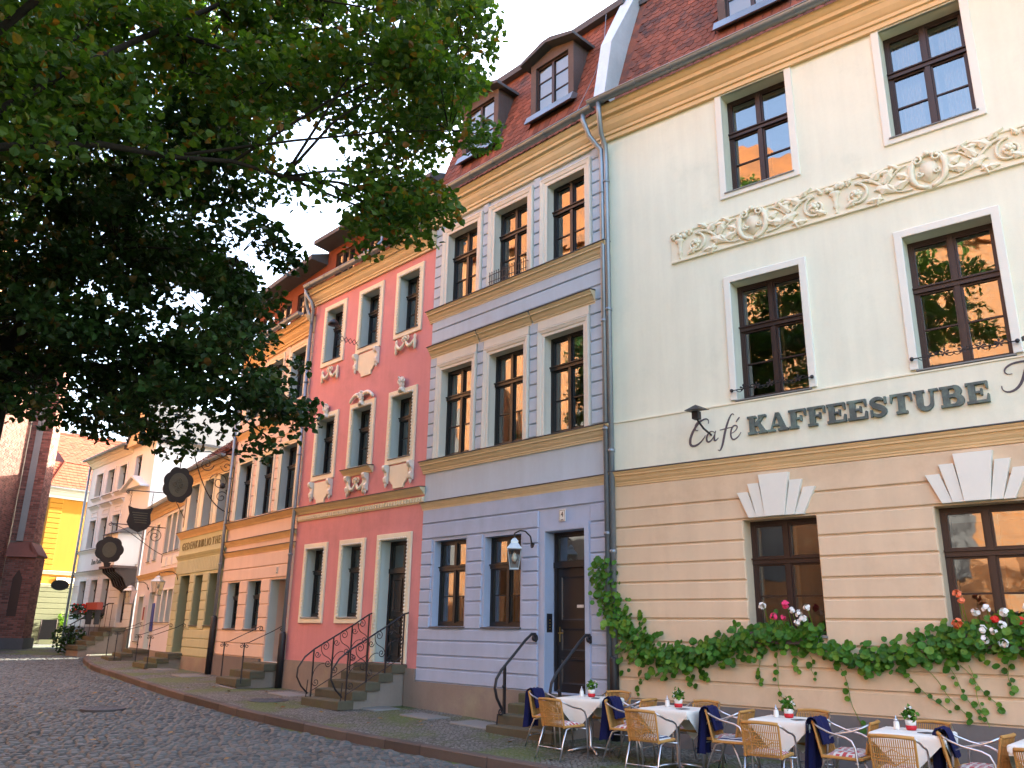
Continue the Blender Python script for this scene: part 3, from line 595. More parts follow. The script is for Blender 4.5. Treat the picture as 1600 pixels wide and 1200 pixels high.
def glyph(ch):
    st = lambda x: [bx(x, x+.27, .1, .9), bx(x-.09, x+.36, 0, .13), bx(x-.09, x+.36, .87, 1)]
    if ch == 'K': return .98, st(.09)+[[(.36, .42), (.5, .42), (.86, .9), (.68, .9), (.36, .55)], [(.44, .55), (.66, .1), (.92, .1), (.60, .66)], bx(.55, .98, 0, .13), bx(.58, .97, .87, 1)], []
    if ch == 'A': return 1.02, [[(.13, .1), (.22, .1), (.47, .95), (.40, .95)], [(.40, 1), (.60, 1), (.92, .1), (.64, .1)], bx(.26, .70, .28, .38), bx(0, .36, 0, .12), bx(.52, 1.02, 0, .12)], []
    if ch == 'F': return .86, st(.09)+[bx(.36, .84, .88, 1), [(.72, .88), (.84, .88), (.84, .62), (.78, .62)], bx(.36, .60, .46, .56), bx(.56, .64, .36, .66)], []
    if ch == 'E': return .90, st(.09)+[bx(.36, .86, .88, 1), [(.74, .88), (.86, .88), (.86, .64), (.80, .64)], bx(.36, .60, .46, .56), bx(.56, .64, .36, .66), bx(.36, .88, 0, .12), [(.76, .12), (.88, .12), (.88, .38), (.82, .38)]], []
    if ch == 'T': return .98, [bx(.35, .63, .1, .9), bx(.25, .73, 0, .13), bx(.04, .94, .87, 1), [(.04, .87), (.15, .87), (.08, .58), (.02, .58)], [(.83, .87), (.94, .87), (.96, .58), (.90, .58)]], []
    if ch == 'U': return 1.0, [bx(.0, .44, .88, 1), bx(.62, 1.0, .88, 1)], [([(.22, .9), (.22, .4)]+arc(.47, .36, .25, .28, 180, 360, 12)+[(.80-.05, .9)], [.27, .27]+[.27-.012*i for i in range(13)]+[.11])]
    if ch == 'B': return .96, st(.09), [([(.36, .93)]+arc(.52, .735, .22, .2, 90, -90, 10)+[(.36, .53)], [.12]+[.12+.15*math.sin(math.pi*i/10) for i in range(11)]+[.1]), ([(.36, .49)]+arc(.56, .285, .24, .22, 90, -90, 10)+[(.36, .065)], [.1]+[.12+.17*math.sin(math.pi*i/10) for i in range(11)]+[.12])]
    if ch == 'S': return .86, [bx(.68, .78, .62, .98), bx(.06, .16, .02, .38)], [(arc(.42, .72, .26, .21, 30, 180, 8)+[(.22, .62), (.42, .5), (.60, .40)]+arc(.42, .27, .25, .21, 10, -150, 9), [.12, .13, .14, .15, .17, .18, .2, .22, .22, .25, .28, .26, .24, .22, .2, .18, .17, .16, .15, .14, .13, .12])]
    return .5, [], []
sg = thing('wall_lettering', 'dark green raised slab letters spelling KAFFEESTUBE on the cream band', 'sign', tuple(wpos('cafe', 2.48, -.035, 4.55)), R(-39.5))
x = 0; word = 'KAFFEESTUBE'; tw = sum(glyph(c)[0]+.06 for c in word)-.06; sx = 3.30/tw; hz = .285
for ch in word:
    wd, polys, ribs = glyph(ch); b = MB(); k = 0
    for p in polys: b.plate([(x+px*sx, pz*hz) for px, pz in p], -.05-.0016*k, .0); k += 1
    for pts, ww in ribs: ribbon(b, [(x+px*sx, pz*hz) for px, pz in pts], [v*sx for v in ww], -.05-.0016*k, 0); k += 1
    b.build('letter', 'letter_green', sg); x += (wd+.06)*sx
sg = thing('wall_lettering', 'flat grey script word Café to the left of the slab letters', 'sign', tuple(wpos('cafe', 1.45, -.036, 4.55)), R(-39.5))
def script(strokes, parent, m='letter_grey'):
    for st_ in strokes:
        b = MB()
        for k, (pts, wd) in enumerate(st_):
            P = []
            for i in range(0, len(pts)-3, 3): P += [(q[0], q[2]) for q in bez((pts[i][0], 0, pts[i][1]), (pts[i+1][0], 0, pts[i+1][1]), (pts[i+2][0], 0, pts[i+2][1]), (pts[i+3][0], 0, pts[i+3][1]), 10)][(1 if i else 0):]
            n = len(P); ribbon(b, P, [wd[0]+(wd[1]-wd[0])*math.sin(math.pi*i/(n-1))**1.5 for i in range(n)], -.006-.0015*k, .0)
        b.build('letter', m, parent)
script([[([(.36, .28), (.40, .40), (.26, .40), (.14, .26), (.02, .12), (-.02, -.06), (.10, -.05), (.2, -.04), (.28, .06), (.30, .10)], (.010, .042)), ([(.18, .20), (.10, .16), (.10, .34), (.24, .36)], (.008, .02))],
        [([(.46, .12), (.40, .20), (.30, .10), (.32, .01), (.34, -.06), (.44, .02), (.48, .14)], (.01, .03)), ([(.48, .15), (.43, .0), (.44, -.05), (.52, .03)], (.01, .03))],
        [([(.80, .36), (.76, .46), (.66, .20), (.62, .05), (.58, -.12), (.54, -.22), (.50, -.16)], (.012, .036)), ([(.55, .15), (.62, .155), (.68, .165), (.76, .17)], (.012, .016))],
        [([(.74, .07), (.84, .10), (.88, .19), (.80, .19), (.72, .18), (.70, -.04), (.78, -.03), (.84, -.02), (.88, .04), (.90, .07)], (.01, .026)), ([(.83, .24), (.85, .27), (.87, .29), (.89, .31)], (.016, .022))]], sg)
sg = thing('wall_lettering', 'start of a grey script word right of the slab letters at picture edge', 'sign', tuple(wpos('cafe', 5.92, -.036, 4.66)), R(-39.5))
script([[([(.0, .08), (-.02, -.04), (.16, -.06), (.24, .12), (.30, .26), (.30, .36), (.42, .40)], (.01, .035)), ([(.14, .22), (.02, .20), (.02, .34), (.2, .36), (.4, .37), (.5, .32), (.58, .4)], (.008, .026))]], sg)
# floodlights under the band
def floodlight(u, label, z=4.9):
    t = thing('floodlight', label, 'floodlight', tuple(wpos('cafe', u, -.06, z)), R(-39.5))
    MB().add([(-.13, -.62, .02), (.13, -.62, .02), (.16, -.32, .06), (-.16, -.32, .06), (0, -.48, .13)], [(0, 1, 4), (1, 2, 4), (2, 3, 4), (3, 0, 4), (0, 3, 2, 1)]).build('hood', 'iron', t)
    MB().tube([(0, -.46, .03), (0, -.44, -.1), (.03, -.30, -.22), (0, .03, -.26)], .016, 6).box(-.05, .05, -.52, -.40, -.1, .02).build('arm', 'iron', t)
floodlight(1.85, 'small dark hooded floodlight in front of the script word'); floodlight(6.42, 'small dark hooded floodlight by the right first-floor window', 5.12)
# roof
zb, zt_ = 11.36, 14.45
rf = MB().add([(0, -.12, zb), (L, -.12, zb), (L, 1.0, zt_), (0, 1.0, zt_), (0, 5, 16.0), (L, 5, 16), (0, 8, zb), (L, 8, zb)], [(0, 1, 2, 3), (3, 2, 5, 4), (4, 5, 7, 6), (0, 3, 4, 6), (1, 7, 5, 2), (0, 6, 7, 1)]).build('roof', 'tile', H)
MB().box(0, L, .95, 1.4, zt_, zt_+.10).build('roof_edge', 'slate', rf)
tiles(H, rf, 'cafe', .42, 7.0, zb+.05, zt_, -.12, 1.0, [(2.2, 3.85, 11.9, 13.9)])
dormer(H, 2.35, 3.65, 12.3, 13.75, .12)
gutter(H, -.12, L, -.46, 11.38, .095)
g = MB(); x = .45
while x < 6: g.tube([(x, -.34, 11.42), (x, -.2, 11.62)], .008, 4); x += .28
g.tube([(.35, -.27, 11.58), (6, -.27, 11.58)], .009, 4).tube([(.35, -.3, 11.5), (6, -.3, 11.5)], .009, 4); g.build('snow_guard', 'iron', H)
# clad party wall between the two roofs
MB().add([(-.05, -.42, 11.42), (.2, -.42, 11.42), (.2, -.1, 12.9), (.25, .9, 14.75), (.25, 3.0, 15.6), (-.1, 3.0, 15.6), (-.1, .9, 14.75), (-.05, -.1, 12.9), (.2, .3, 11.42), (.25, 2, 13), (.25, 3, 14), (-.1, 3, 14), (-.1, 2, 13), (-.05, .3, 11.42)],
         [(0, 1, 2, 7), (7, 2, 3, 6), (6, 3, 4, 5), (1, 8, 9, 2), (2, 9, 10, 3), (3, 10, 4), (0, 7, 12, 13), (7, 6, 11, 12), (6, 5, 11)]).build('party_wall_cladding', 'zinc_pale', H)
b = MB().box(-.22, 1.4, .85, 2.2, 14.72, 15.0); b.build('parapet', 'stone_white', H)
pipe(H, [(.10, -.46, 11.3), (.10, -.45, 11.1), (.04, -.3, 10.75), (.02, -.12, 10.55), (.02, -.10, 10.2), (.02, -.10, -.1)], .05, 'zinc', [(.02, -.1, 9.8), (.02, -.1, 7.2), (.02, -.1, 4.6), (.02, -.1, 2.9)])
MB().lathe([(.075, 0), (.075, 1.2), (.06, 1.25)], (-.0, -.1, 0), 10).build('standpipe', 'iron', H, True)

# ================================================================ blue house
H = house('blue', 'narrow pale blue house with banded plaster, dark door and tiled dormer roof', (-1.84, 17.74), -46.25, 5.21); L = 5.21
c1 = [(.43, 1.43), (1.99, 2.99), (3.57, 4.57)]; c2 = [(.48, 1.48), (2.05, 3.05), (3.63, 4.63)]
F1 = [(a, c, 5.14, 7.1) for a, c in c1]; F2 = [(a, c, 8.64, 10.38) for a, c in c2]; F0 = [(.42, 1.42, 1.68, 3.38), (1.98, 2.98, 1.68, 3.36)]; D0 = (3.62, 4.57, .62, 3.34)
wall(H, 'blue_deep', 0, L, -.4, 4.15, F0+[D0], rev=.2, top=False); wall(H, 'blue', 0, L, 4.15, 11.2, F1+F2, rev=.19, rm='blue_trim')
MB().box(0, 3.3, -.06, .01, -.4, .61).build('plinth', 'plinth', H); MB().box(4.75, L, -.06, .01, -.4, .61).build('plinth', 'plinth', H)
courses(H, 'blue_deep', [4.06, 3.75, 3.43, 3.15, 2.9, 2.65, 2.4, 2.14, 1.88, 1.63, 1.4, 1.12, .87, .615], .01, L-.02, F0+[(3.5, 4.64, .3, 3.46)], mg=.06)
so = [(a-.17, c+.17, 5.14, 7.5) for a, c in c1]; s2 = [(a-.19, c+.19, 8.6, 10.6) for a, c in c2]
zz = [5.14+.262*i for i in range(10)]+[7.78, 8.09, 8.33]
courses(H, 'blue', zz, .03, L-.12, so, mg=.01); courses(H, 'blue', [8.63+.262*i for i in range(8)]+[10.71], .03, L-.12, s2, mg=.01)
MB().box(L-.10, L, -.055, .01, 4.15, 10.75).build('corner_strip', 'blue_trim', H)
cornice(H, 'straw', -.03, L+.01, 4.05, 4.20, .09, 'string_course', 'slate'); cornice(H, 'straw', -.06, L+.02, 4.84, 5.08, .16, 'sill_course', 'slate'); cornice(H, 'straw', -.06, L+.02, 8.32, 8.56, .17, 'sill_course', 'slate')
cornice(H, 'straw', -.06, L+.0, 10.70, 11.2, .32, 'eaves_cornice')
for i, (a, c, d, e) in enumerate(F1):
    surround(H, 'blue_trim', a, c, d, e, .16, .055, True, style=1); window(H, a, c, d, e, .17, .32, m='wood_black', curtain=('curtain_white', True) if i else ('curtain', True))
    MB().box(a-.16, c+.16, -.045, .005, 7.275, 7.44).build('frieze_panel', 'blue_trim', H); cornice(H, 'straw', (.05, 1.71, 3.28)[i], (1.66, 3.23, 4.88)[i], 7.44, 7.68, .17, 'window_hood', 'slate')
for i, (a, c, d, e) in enumerate(F2):
    surround(H, 'blue_trim', a, c, d, e, .18, .06, True, style=1); window(H, a, c, d, e, .17, .34, m='wood_black', curtain=('curtain_white', True))
for i, (a, c, d, e) in enumerate(F0): window(H, a, c, d, e, .17, .33, m='wood_black', sill='slate', curtain=('curtain', False))
MB().rings(3.52, 4.66, .3, 3.45, [(0, .01), (0, -.03), (.1, -.03), (.1, .05)], True).build('door_surround', 'blue_deep', H)
MB().box(3.62, 4.57, 0, .3, .40, .60).build('threshold', 'step_stone', H)
door(H, 3.62, 4.57, .6, 3.34, 2.76, .22, light=1)
MB().box(4.15, 4.3, .235, .249, 2.02, 2.07).build('door_plate', 'plaque', H)
g = MB(); z0 = 8.72; y = -.08
for k in range(17): x = 2.0+k*.068; g.tube([(x, y, z0-.06), (x, y, z0+.20)], .008, 4); g.ball((x, y, z0+.21), .014, 5, 4)
g.tube([(1.97, y, z0), (3.12, y, z0)], .008, 4).tube([(1.97, y, z0+.15), (3.12, y, z0+.15)], .008, 4).tube([(1.97, y, z0+.15), (1.97, .05, z0+.15)], .008, 4).tube([(3.12, y, z0+.15), (3.12, .05, z0+.15)], .008, 4); g.build('window_guard', 'iron', H)
zb, zt_ = 11.34, 14.55
rf = MB().add([(0, -.1, zb), (L, -.1, zb), (L, .9, zt_), (0, .9, zt_), (0, 5, 15.3), (L, 5, 15.3), (0, 8, zb), (L, 8, zb)], [(0, 1, 2, 3), (3, 2, 5, 4), (4, 5, 7, 6), (0, 3, 4, 6), (1, 7, 5, 2), (0, 6, 7, 1)]).build('roof', 'tile', H)
MB().box(-.05, L-.1, .72, 1.4, zt_-.06, zt_+.1).build('roof_edge', 'slate', rf)
D1 = (2.98, 4.24); D2 = (.66, 1.92)
tiles(H, rf, 'blue', .02, L-.15, zb+.05, zt_-.1, -.1, .9, [(a-.02, c+.02, 11.9, 13.95) for a, c in (D1, D2)])
for a, c in (D1, D2): dormer(H, a, c, 12.36, 13.7, .12)
gutter(H, -.1, L-.02, -.42, 11.31, .09)
g = MB(); x = .2
while x < L-.3: g.tube([(x, -.34, 11.38), (x, -.18, 11.58)], .008, 4); x += .26
g.tube([(.1, -.24, 11.54), (L-.3, -.24, 11.54)], .009, 4).tube([(.1, -.28, 11.46), (L-.3, -.28, 11.46)], .009, 4); g.build('snow_guard', 'iron', H)
g = MB()
for x in (.5, 1.7, 3.2, 4.6): g.tube([(x, .95, zt_+.1), (x, .95, zt_+.42)], .008, 4)
g.tube([(.2, .95, zt_+.2), (1.7, .95, zt_+.26), (3.2, .95, zt_+.24), (5.0, .95, zt_+.28)], .006, 4).tube([(4.62, .8, zt_+.2), (4.8, .45, 13.4), (4.75, .2, 12.6), (4.7, -.3, 11.5)], .008, 4); g.build('lightning_conductor', 'zinc', H)
pipe(H, [(L-.25, -.42, 11.25), (L-.25, -.42, 11.1), (L-.2, -.3, 10.8), (L-.06, -.13, 10.5), (L-.06, -.11, 10.2), (L-.06, -.11, -.1)], .05, 'zinc', [(L-.06, -.11, 9.6), (L-.06, -.11, 7.0), (L-.06, -.11, 5.0), (L-.06, -.11, 3.2)])
def digits(parent, key, label, x, z, txt, size=.13, yo=-.05, plate=(.15, .21)):
    t = thing('house_number', label, 'house number', tuple(wpos(key, x, yo, z)), FR[key][1]); MB().block(-plate[0]/2, plate[0]/2, -.012, 0, -plate[1]/2, plate[1]/2, .004).build('plate', 'plaque', t)
    MB().rings(-plate[0]/2+.012, plate[0]/2-.012, -plate[1]/2+.012, plate[1]/2-.012, [(0, -.0135), (.006, -.0135)]).build('border', 'iron', t); o = text(txt, size, .003, t, 'iron', 'digit'); o.location = (-o.dimensions.x/2, -.0125, -size*.35+.02)
    MB().box(-.03, .03, -.0145, -.012, -plate[1]*.38, -plate[1]*.33).build('mark', 'iron', t)
def text(s, size, ext, parent, m, name):
    c = bpy.data.curves.new(name, 'FONT'); c.body = s; c.size = size; c.extrude = ext; c.resolution_u = 2
    tmp = bpy.data.objects.new('tmp', c); col.objects.link(tmp); bpy.context.view_layer.update()
    me = bpy.data.meshes.new_from_object(tmp.evaluated_get(bpy.context.evaluated_depsgraph_get())); col.objects.unlink(tmp); bpy.data.objects.remove(tmp)
    me.transform(Matrix.Rotation(R(90), 4, 'X')); me.name = name; me.materials.clear(); o = link(name, me, m, parent); bpy.context.view_layer.update(); return o
digits(H, 'blue', 'small white number plate reading 4 above the dark blue-house door', 4.07, 3.60, '4')
t = thing('bell_panel', 'dark bell panel on the blue reveal left of the door', 'doorbell', tuple(wpos('blue', 3.615, .1, 1.76)), R(-46.25)); MB().box(-.01, .008, -.07, .07, -.16, .16).build('plate', 'iron', t)
for k in range(4): MB().lathe([(.012, 0), (.012, .014), (.004, .016)], (0, 0, 0), 8).build('button', 'brass', t).matrix_local = Matrix.Translation((.008, 0, -.1+.05*k)) @ Matrix.Rotation(R(90), 4, 'Y')

# ================================================================ pink house
H = house('pink', 'salmon pink house with cream beaded window frames and stucco garlands', (-5.49, 21.55), -46.25, 5.28); L = 5.28
P2 = [(o+.14, o+.94, 8.42, 9.88) for o in (.52, 2.18, 3.80)]; P1 = [(o+.14, o+.94, 5.35, 6.82) for o in (.52, 2.13, 3.77)]; P0 = [(o+.14, o+.93, 1.86, 3.48) for o in (.51, 2.12)]; PD = (3.79, 4.79, .93, 3.50)
wall(H, 'pink', 0, L, -.4, 10.7, P2+P1+P0+[PD], rev=.26, rm='pale_reveal')
MB().box(0, 3.6, -.05, .01, -.4, .85).build('plinth', 'plinth', H); MB().box(4.95, L, -.05, .01, -.4, .85).build('plinth', 'plinth', H)
def beads(sr, x0, x1, z0, z1, ob=False):
    b = MB(); s = .075; y = -.05
    z = z0+.03
    while z < z1: b.ball((x0, y, z), .022, 6, 4, .8).ball((x1, y, z), .022, 6, 4, .8); z += s
    x = x0
    while x < x1: b.ball((x, y, z1), .022, 6, 4, .8); x += s
    b.build('bead_moulding', 'stone_white', sr)
for a, c, d, e in P2+P1+P0:
    s = surround(H, 'cream_trim', a, c, d, e, .14, .04); beads(s, a-.025, c+.025, d, e+.025); window(H, a, c, d, e, .23, .34, m='wood_black', sill='slate')
s = surround(H, 'cream_trim', 3.79, 4.79, .93, 3.50, .14, .04, True, 'door_surround'); beads(s, 3.79-.025, 4.79+.025, .95, 3.525)
door(H, 3.79, 4.79, .93, 3.50, 2.85, .27, light=2)
cornice(H, 'straw', -.03, L, 4.40, 4.55, .15, 'string_course', 'slate')
b = MB(); x = .03
MB().box(0, L, -.025, .01, 4.22, 4.36).build('dentil_band', 'straw', H)
while x < L-.05: b.block(x, x+.05, -.06, -.02, 4.25, 4.34, .006); x += .1
b.build('dentil', 'cream_trim', H)
cornice(H, 'straw', -.03, L+.02, 10.22, 10.62, .30, 'eaves_cornice')
def swag(P, xc, z, w_, m='cream_trim'):
    b = MB(); Y = -.05
    for s in (-1, 1):
        p = [(xc+s*(w_*.5)*t, Y-.02*math.sin(math.pi*t), z-.03-.17*math.sin(math.pi*t)) for t in [i/10 for i in range(11)]]; b.tube(p, [.018+.028*math.sin(math.pi*i/10) for i in range(11)], 7)
        x = xc+s*w_*.5; b.lathe([(.012, .06), (.035, .02), (.03, -.05), (.045, -.12), (.032, -.2), (.04, -.26), (.004, -.33)], (x, Y, z), 8)
        b.tube(spiral(xc+s*.07, z+.03, .07, 1.0, math.pi*1.5, 10, Y-.01, s, .3), .018, 6)
    for k in range(4): b.ball((xc+.04*math.cos(k*1.6), Y-.02, z+.02+.04*math.sin(k*1.6)), .035, 7, 4)
    b.build('garland', m, P, True)
def console(P, x, z, h=.42, m='stone_white'):
    b = MB(); b.prism([(.01, z), (-.13, z), (-.15, z-.05), (-.13, z-.11), (-.07, z-.16), (-.06, z-.24), (-.1, z-.3), (-.085, z-h+.04), (-.03, z-h), (.01, z-h)], x-.05, x+.05); b.lathe([(.04, 0), (.03, -.05), (.004, -.1)], (x, -.05, z-h), 7); b.build('console', m, P)
def panel(P, x0, x1, z0, z1, m='cream_trim'):
    k = .1; w_ = x1-x0; pts = [(x0, z1), (x0, z0+.2), (x0+.05, z0+.17), (x0+.08, z0+.12), (x0+.14, z0+.09), (x0+.16, z0), (x1-.16, z0), (x1-.14, z0+.09), (x1-.08, z0+.12), (x1-.05, z0+.17), (x1, z0+.2), (x1, z1)]
    MB().plate(pts[::-1], -.035, .0, .02).build('stucco_panel', m, P)
def head_ornament(P, x, z, big=False):
    b = MB(); Y = -.07; b.lathe([(.05, -.14), (.085, -.06), (.075, .02), (.09, .08), (.05, .13), (.005, .15)], (x, Y, z), 9, 'z', 1, .7)
    for s in (-1, 1):
        b.tube(spiral(x+s*.09, z+.04, .07, 1.1, math.pi/2, 12, Y-.02, s, .2), .02, 6); acan(b, x, z-.1, -math.pi/2+s*.5, .16, .05, Y-.02)
        if big: b.tube(bez((x+s*.1, Y, z+.05), (x+s*.3, Y, z+.12), (x+s*.45, Y, z), (x+s*.5, Y, z-.1), 8), [.05, .06, .055, .05, .045, .04, .045, .04, .02], 7)
    for k in range(5): b.ball((x+rnd.uniform(-.06, .06), Y-.05, z+rnd.uniform(-.05, .13)), .028, 6, 4)
    b.build('stucco_head', 'stone_white', P, True)
swag(H, 1.06, 8.12, .72); swag(H, 4.34, 8.16, .72); swag(H, 2.67, 4.98, .62)
panel(H, 2.35, 3.08, 7.62, 8.24); panel(H, .72, 1.40, 4.62, 5.16); panel(H, 3.98, 4.68, 4.64, 5.18)
for x, z in ((2.26, 8.26), (3.17, 8.26), (.63, 5.18), (1.50, 5.18), (3.87, 5.20), (4.80, 5.20), (2.30, 5.14), (3.06, 5.14)): console(H, x, z)
cornice(H, 'straw', 2.08, 3.28, 5.14, 5.28, .15, 'window_ledge', 'slate')
head_ornament(H, 1.06, 7.04); head_ornament(H, 4.31, 7.10); head_ornament(H, 2.67, 7.08, True)
# ribbon attic and roof
aw = [(x, x+.95, 11.0, 11.75) for x in (.45, 1.75, 3.05, 4.2)]
rf = MB().add([(0, -.1, 10.7), (L, -.1, 10.7), (L, .5, 11.0), (0, .5, 11.0), (0, -.28, 12.02), (L, -.28, 12.02), (L, -.28, 12.14), (0, -.28, 12.14), (0, 4, 13.6), (L, 4, 13.6), (0, 8, 11), (L, 8, 11)], [(0, 1, 2, 3), (4, 5, 6, 7), (7, 6, 9, 8), (8, 9, 11, 10), (4, 7, 8, 10), (5, 11, 9, 6), (4, 10, 11, 5)]).build('roof', 'slate', H)
b = MB().box(0, L, .22, .3, 10.75, 11.02).box(0, L, .22, .3, 11.75, 12.05); x = 0
for a, c, d, e in aw: b.box(x, a, .22, .3, 11.02, 11.75); x = c
b.box(x, L, .22, .3, 11.02, 11.75); b.build('attic_wall', 'attic_tile', H)
for a, c, d, e in aw: window(H, a, c, d, e, .26, 0, cols=3, rows=2, f=.04, inner=False)
gutter(H, .0, L, -.40, 10.70, .085)
def link_pipe(P, x, z):
    b = MB()
    for s in (-1, 1): b.tube([(x, -.38, z), (x, -.36, z-.15), (x+s*.12, -.25, z-.38), (x+s*.12, -.16, z-.62), (x, -.11, z-.85), (x, -.11, z-1.0)], .05, 8)
    b.build('swan_neck', 'zinc', P, True)
link_pipe(H, -.02, 10.65); pipe(H, [(-.02, -.11, 9.68), (-.02, -.11, -.1)], .05, 'zinc', [(-.02, -.11, 8), (-.02, -.11, 6), (-.02, -.11, 3.4)]); MB().lathe([(.085, 0), (.085, 1.45), (.06, 1.5)], (-.02, -.11, 0), 10).build('standpipe', 'iron', H, True)
MB().tube([(2.9, -.05, 12.0), (2.9, .1, 11.7), (2.8, .12, 11.3), (2.8, -.1, 11.0), (2.7, -.38, 10.8)], .045, 8).build('downpipe', 'zinc', H, True)

# ================================================================ peach house
H = house('peach', 'peach coloured house with a recessed doorway between the pink and olive houses', (-8.54, 25.39), -51.5, 4.9); L = 4.9
Q0 = [(.53, 1.42, 1.56, 2.83), (2.03, 2.96, 1.56, 2.83)]; QD = (3.58, 4.55, .76, 2.82); Q1 = [(.42, 1.40, 4.66, 6.36), (1.97, 2.95, 4.66, 6.36), (3.52, 4.50, 4.66, 6.42)]; Q2 = [(.42, 1.40, 7.72, 9.2), (1.97, 2.95, 7.72, 9.2), (3.55, 4.48, 7.72, 9.2)]
wall(H, 'peach', 0, L, -.4, 10.0, Q0+[QD]+Q1+Q2, rev=.24, rm='pale_reveal')
MB().box(0, 3.4, -.06, .01, -.4, .82).build('plinth', 'plinth_grey', H)
courses(H, 'peach', [3.56, 3.19, 2.86, 2.52, 2.19, 1.84, 1.5, 1.17, .83], .03, L-.05, Q0+[QD], mg=.02); courses(H, 'peach', [4.66+.3*i for i in range(9)], .03, L-.03, [(a-.16, c+.16, d, e+.16) for a, c, d, e in Q1], mg=.01)
courses(H, 'peach', [7.36, 7.66]+[7.66+.3*i for i in range(1, 7)], .03, L-.03, [(a-.16, c+.16, d, e+.16) for a, c, d, e in Q2], mg=.01)
for zb_, zt2, p in ((3.58, 3.71, .08), (3.88, 4.03, .09), (4.42, 4.57, .14), (7.16, 7.32, .12)): cornice(H, 'ochre', -.03, L, zb_, zt2, p, 'string_course', 'slate')
cornice(H, 'ochre', -.03, L, 9.45, 9.92, .32, 'eaves_cornice')
for a, c, d, e in Q1+Q2: surround(H, 'cream_trim', a, c, d, e, .14, .05, True, style=1); window(H, a, c, d, e, .21, .32, m='wood_black', curtain=('curtain_white', False))
for a, c, d, e in Q0: window(H, a, c, d, e, .21, .33, m='wood_black', sill='slate', curtain=('curtain_white', False))
door(H, 3.58, 4.55, .76, 2.82, 2.35, 1.1, m='wood', light=1)
MB().box(3.56, 3.58, .24, 1.1, .7, 2.9).box(4.55, 4.57, .24, 1.1, .7, 2.9).box(3.58, 4.55, .24, 1.1, 2.82, 2.84).build('porch_lining', 'peach', H)
MB().box(3.5, 4.62, -.05, 1.1, .5, .75).build('threshold', 'step_stone', H)
rf = MB().add([(0, -.1, 9.95), (L, -.1, 9.95), (L, .5, 10.2), (0, .5, 10.2), (0, -.3, 11.6), (L, -.3, 11.6), (L, -.3, 11.74), (0, -.3, 11.74), (0, 4, 13.2), (L, 4, 13.2), (0, 8, 11), (L, 8, 11)], [(0, 1, 2, 3), (4, 5, 6, 7), (7, 6, 9, 8), (8, 9, 11, 10), (4, 7, 8, 10), (5, 11, 9, 6), (4, 10, 11, 5)]).build('roof', 'slate', H)
aw = [(x, x+.9, 10.4, 11.2) for x in (.4, 1.7, 3.0, 3.98)]; b = MB().box(0, L, .22, .3, 9.95, 10.42).box(0, L, .22, .3, 11.2, 11.62); x = 0
for a, c, d, e in aw: b.box(x, a, .22, .3, 10.42, 11.2); x = c
b.box(x, L, .22, .3, 10.42, 11.2); b.build('attic_wall', 'attic_tile', H)
for a, c, d, e in aw: window(H, a, c, d, e, .26, 0, cols=2, rows=2, f=.04, inner=False)
gutter(H, 0, L-.1, -.42, 9.98, .08)
pipe(H, [(-.02, -.12, 9.6), (-.02, -.12, -.1)], .05, 'zinc', [(-.02, -.12, 6), (-.02, -.12, 3.4)]); MB().lathe([(.09, 0), (.09, 1.75), (.06, 1.8)], (-.02, -.12, .1), 10).build('standpipe', 'iron', H, True)
digits(H, 'peach', 'small number plate on the peach wall above the recessed doorway', 3.99, 3.05, '5', .1, -.035, (.11, .17))

# ================================================================ olive house
H = house('olive', 'narrow olive green house with the library lettering above a fluted band', (-11.48, 29.29), -53, 4.88); L = 4.88
O0 = [(2.20, 3.0, 1.64, 3.18), (3.62, 4.42, 1.64, 3.18)]; OD = (.62, 1.66, .77, 3.22); O1 = [(a, a+.92, 4.76, 6.28) for a in (.58, 2.08, 3.58)]
wall(H, 'olive', 0, L, -.4, 4.72, O0+[OD], rev=.3, top=False, rm='olive_dark'); wall(H, 'cream_trim', 0, L, 4.72, 6.7, O1, rev=.28, rm='pale_reveal')
MB().box(1.8, L, -.06, .01, -.4, .69).build('plinth', 'plinth', H)
courses(H, 'olive', [3.24, 2.95, 2.66, 2.37, 2.08, 1.79, 1.5, 1.23, .96, .70], .03, L-.12, O0+[OD], mg=.03)
for k in range(30): MB().block(.08+k*.158, .08+k*.158+.125, -.035, .01, 3.28, 3.72, .01).build('flute', 'olive', H)
cornice(H, 'olive', -.02, L, 3.76, 3.90, .09, 'string_course'); cornice(H, 'ochre', -.04, L, 4.48, 4.68, .16, 'string_course', 'slate'); cornice(H, 'ochre', -.03, L, 6.34, 6.7, .3, 'eaves_cornice')
for a, c, d, e in O1: surround(H, 'cream_trim', a, c, d, e, .14, .05, True, style=1); window(H, a, c, d, e, .24, .33, m='wood_black')
for a, c, d, e in O0: window(H, a, c, d, e, .26, .33, m='wood_black', sill='slate')
door(H, .62, 1.66, .77, 3.22, 2.7, .28, m='wood_black', light=1); MB().box(1.2, 1.34, .2, .27, 2.2, 2.3).build('door_sign', 'plaque', H)
rf = MB().add([(0, -.3, 6.75), (L, -.3, 6.75), (L, 4, 10.4), (0, 4, 10.4), (0, 8, 6.75), (L, 8, 6.75)], [(0, 1, 2, 3), (3, 2, 5, 4), (0, 3, 4), (1, 5, 2), (0, 4, 5, 1)]).build('roof', 'tile', H); tile_rows(rf, 0, L, 6.78, 10.4, -.33, 3.97, 'tile')
gutter(H, 0, L, -.42, 6.74, .08); pipe(H, [(L-.08, -.1, 6.5), (L-.08, -.1, .2)], .045, 'zinc', [(L-.08, -.1, 5), (L-.08, -.1, 2.5)])
sg = thing('wall_lettering', 'olive capitals spelling GEDENKBIBLIOTHEK above the fluted band', 'sign', tuple(wpos('olive', .36, -.012, 4.08)), R(-53))
x = 0; objs = []
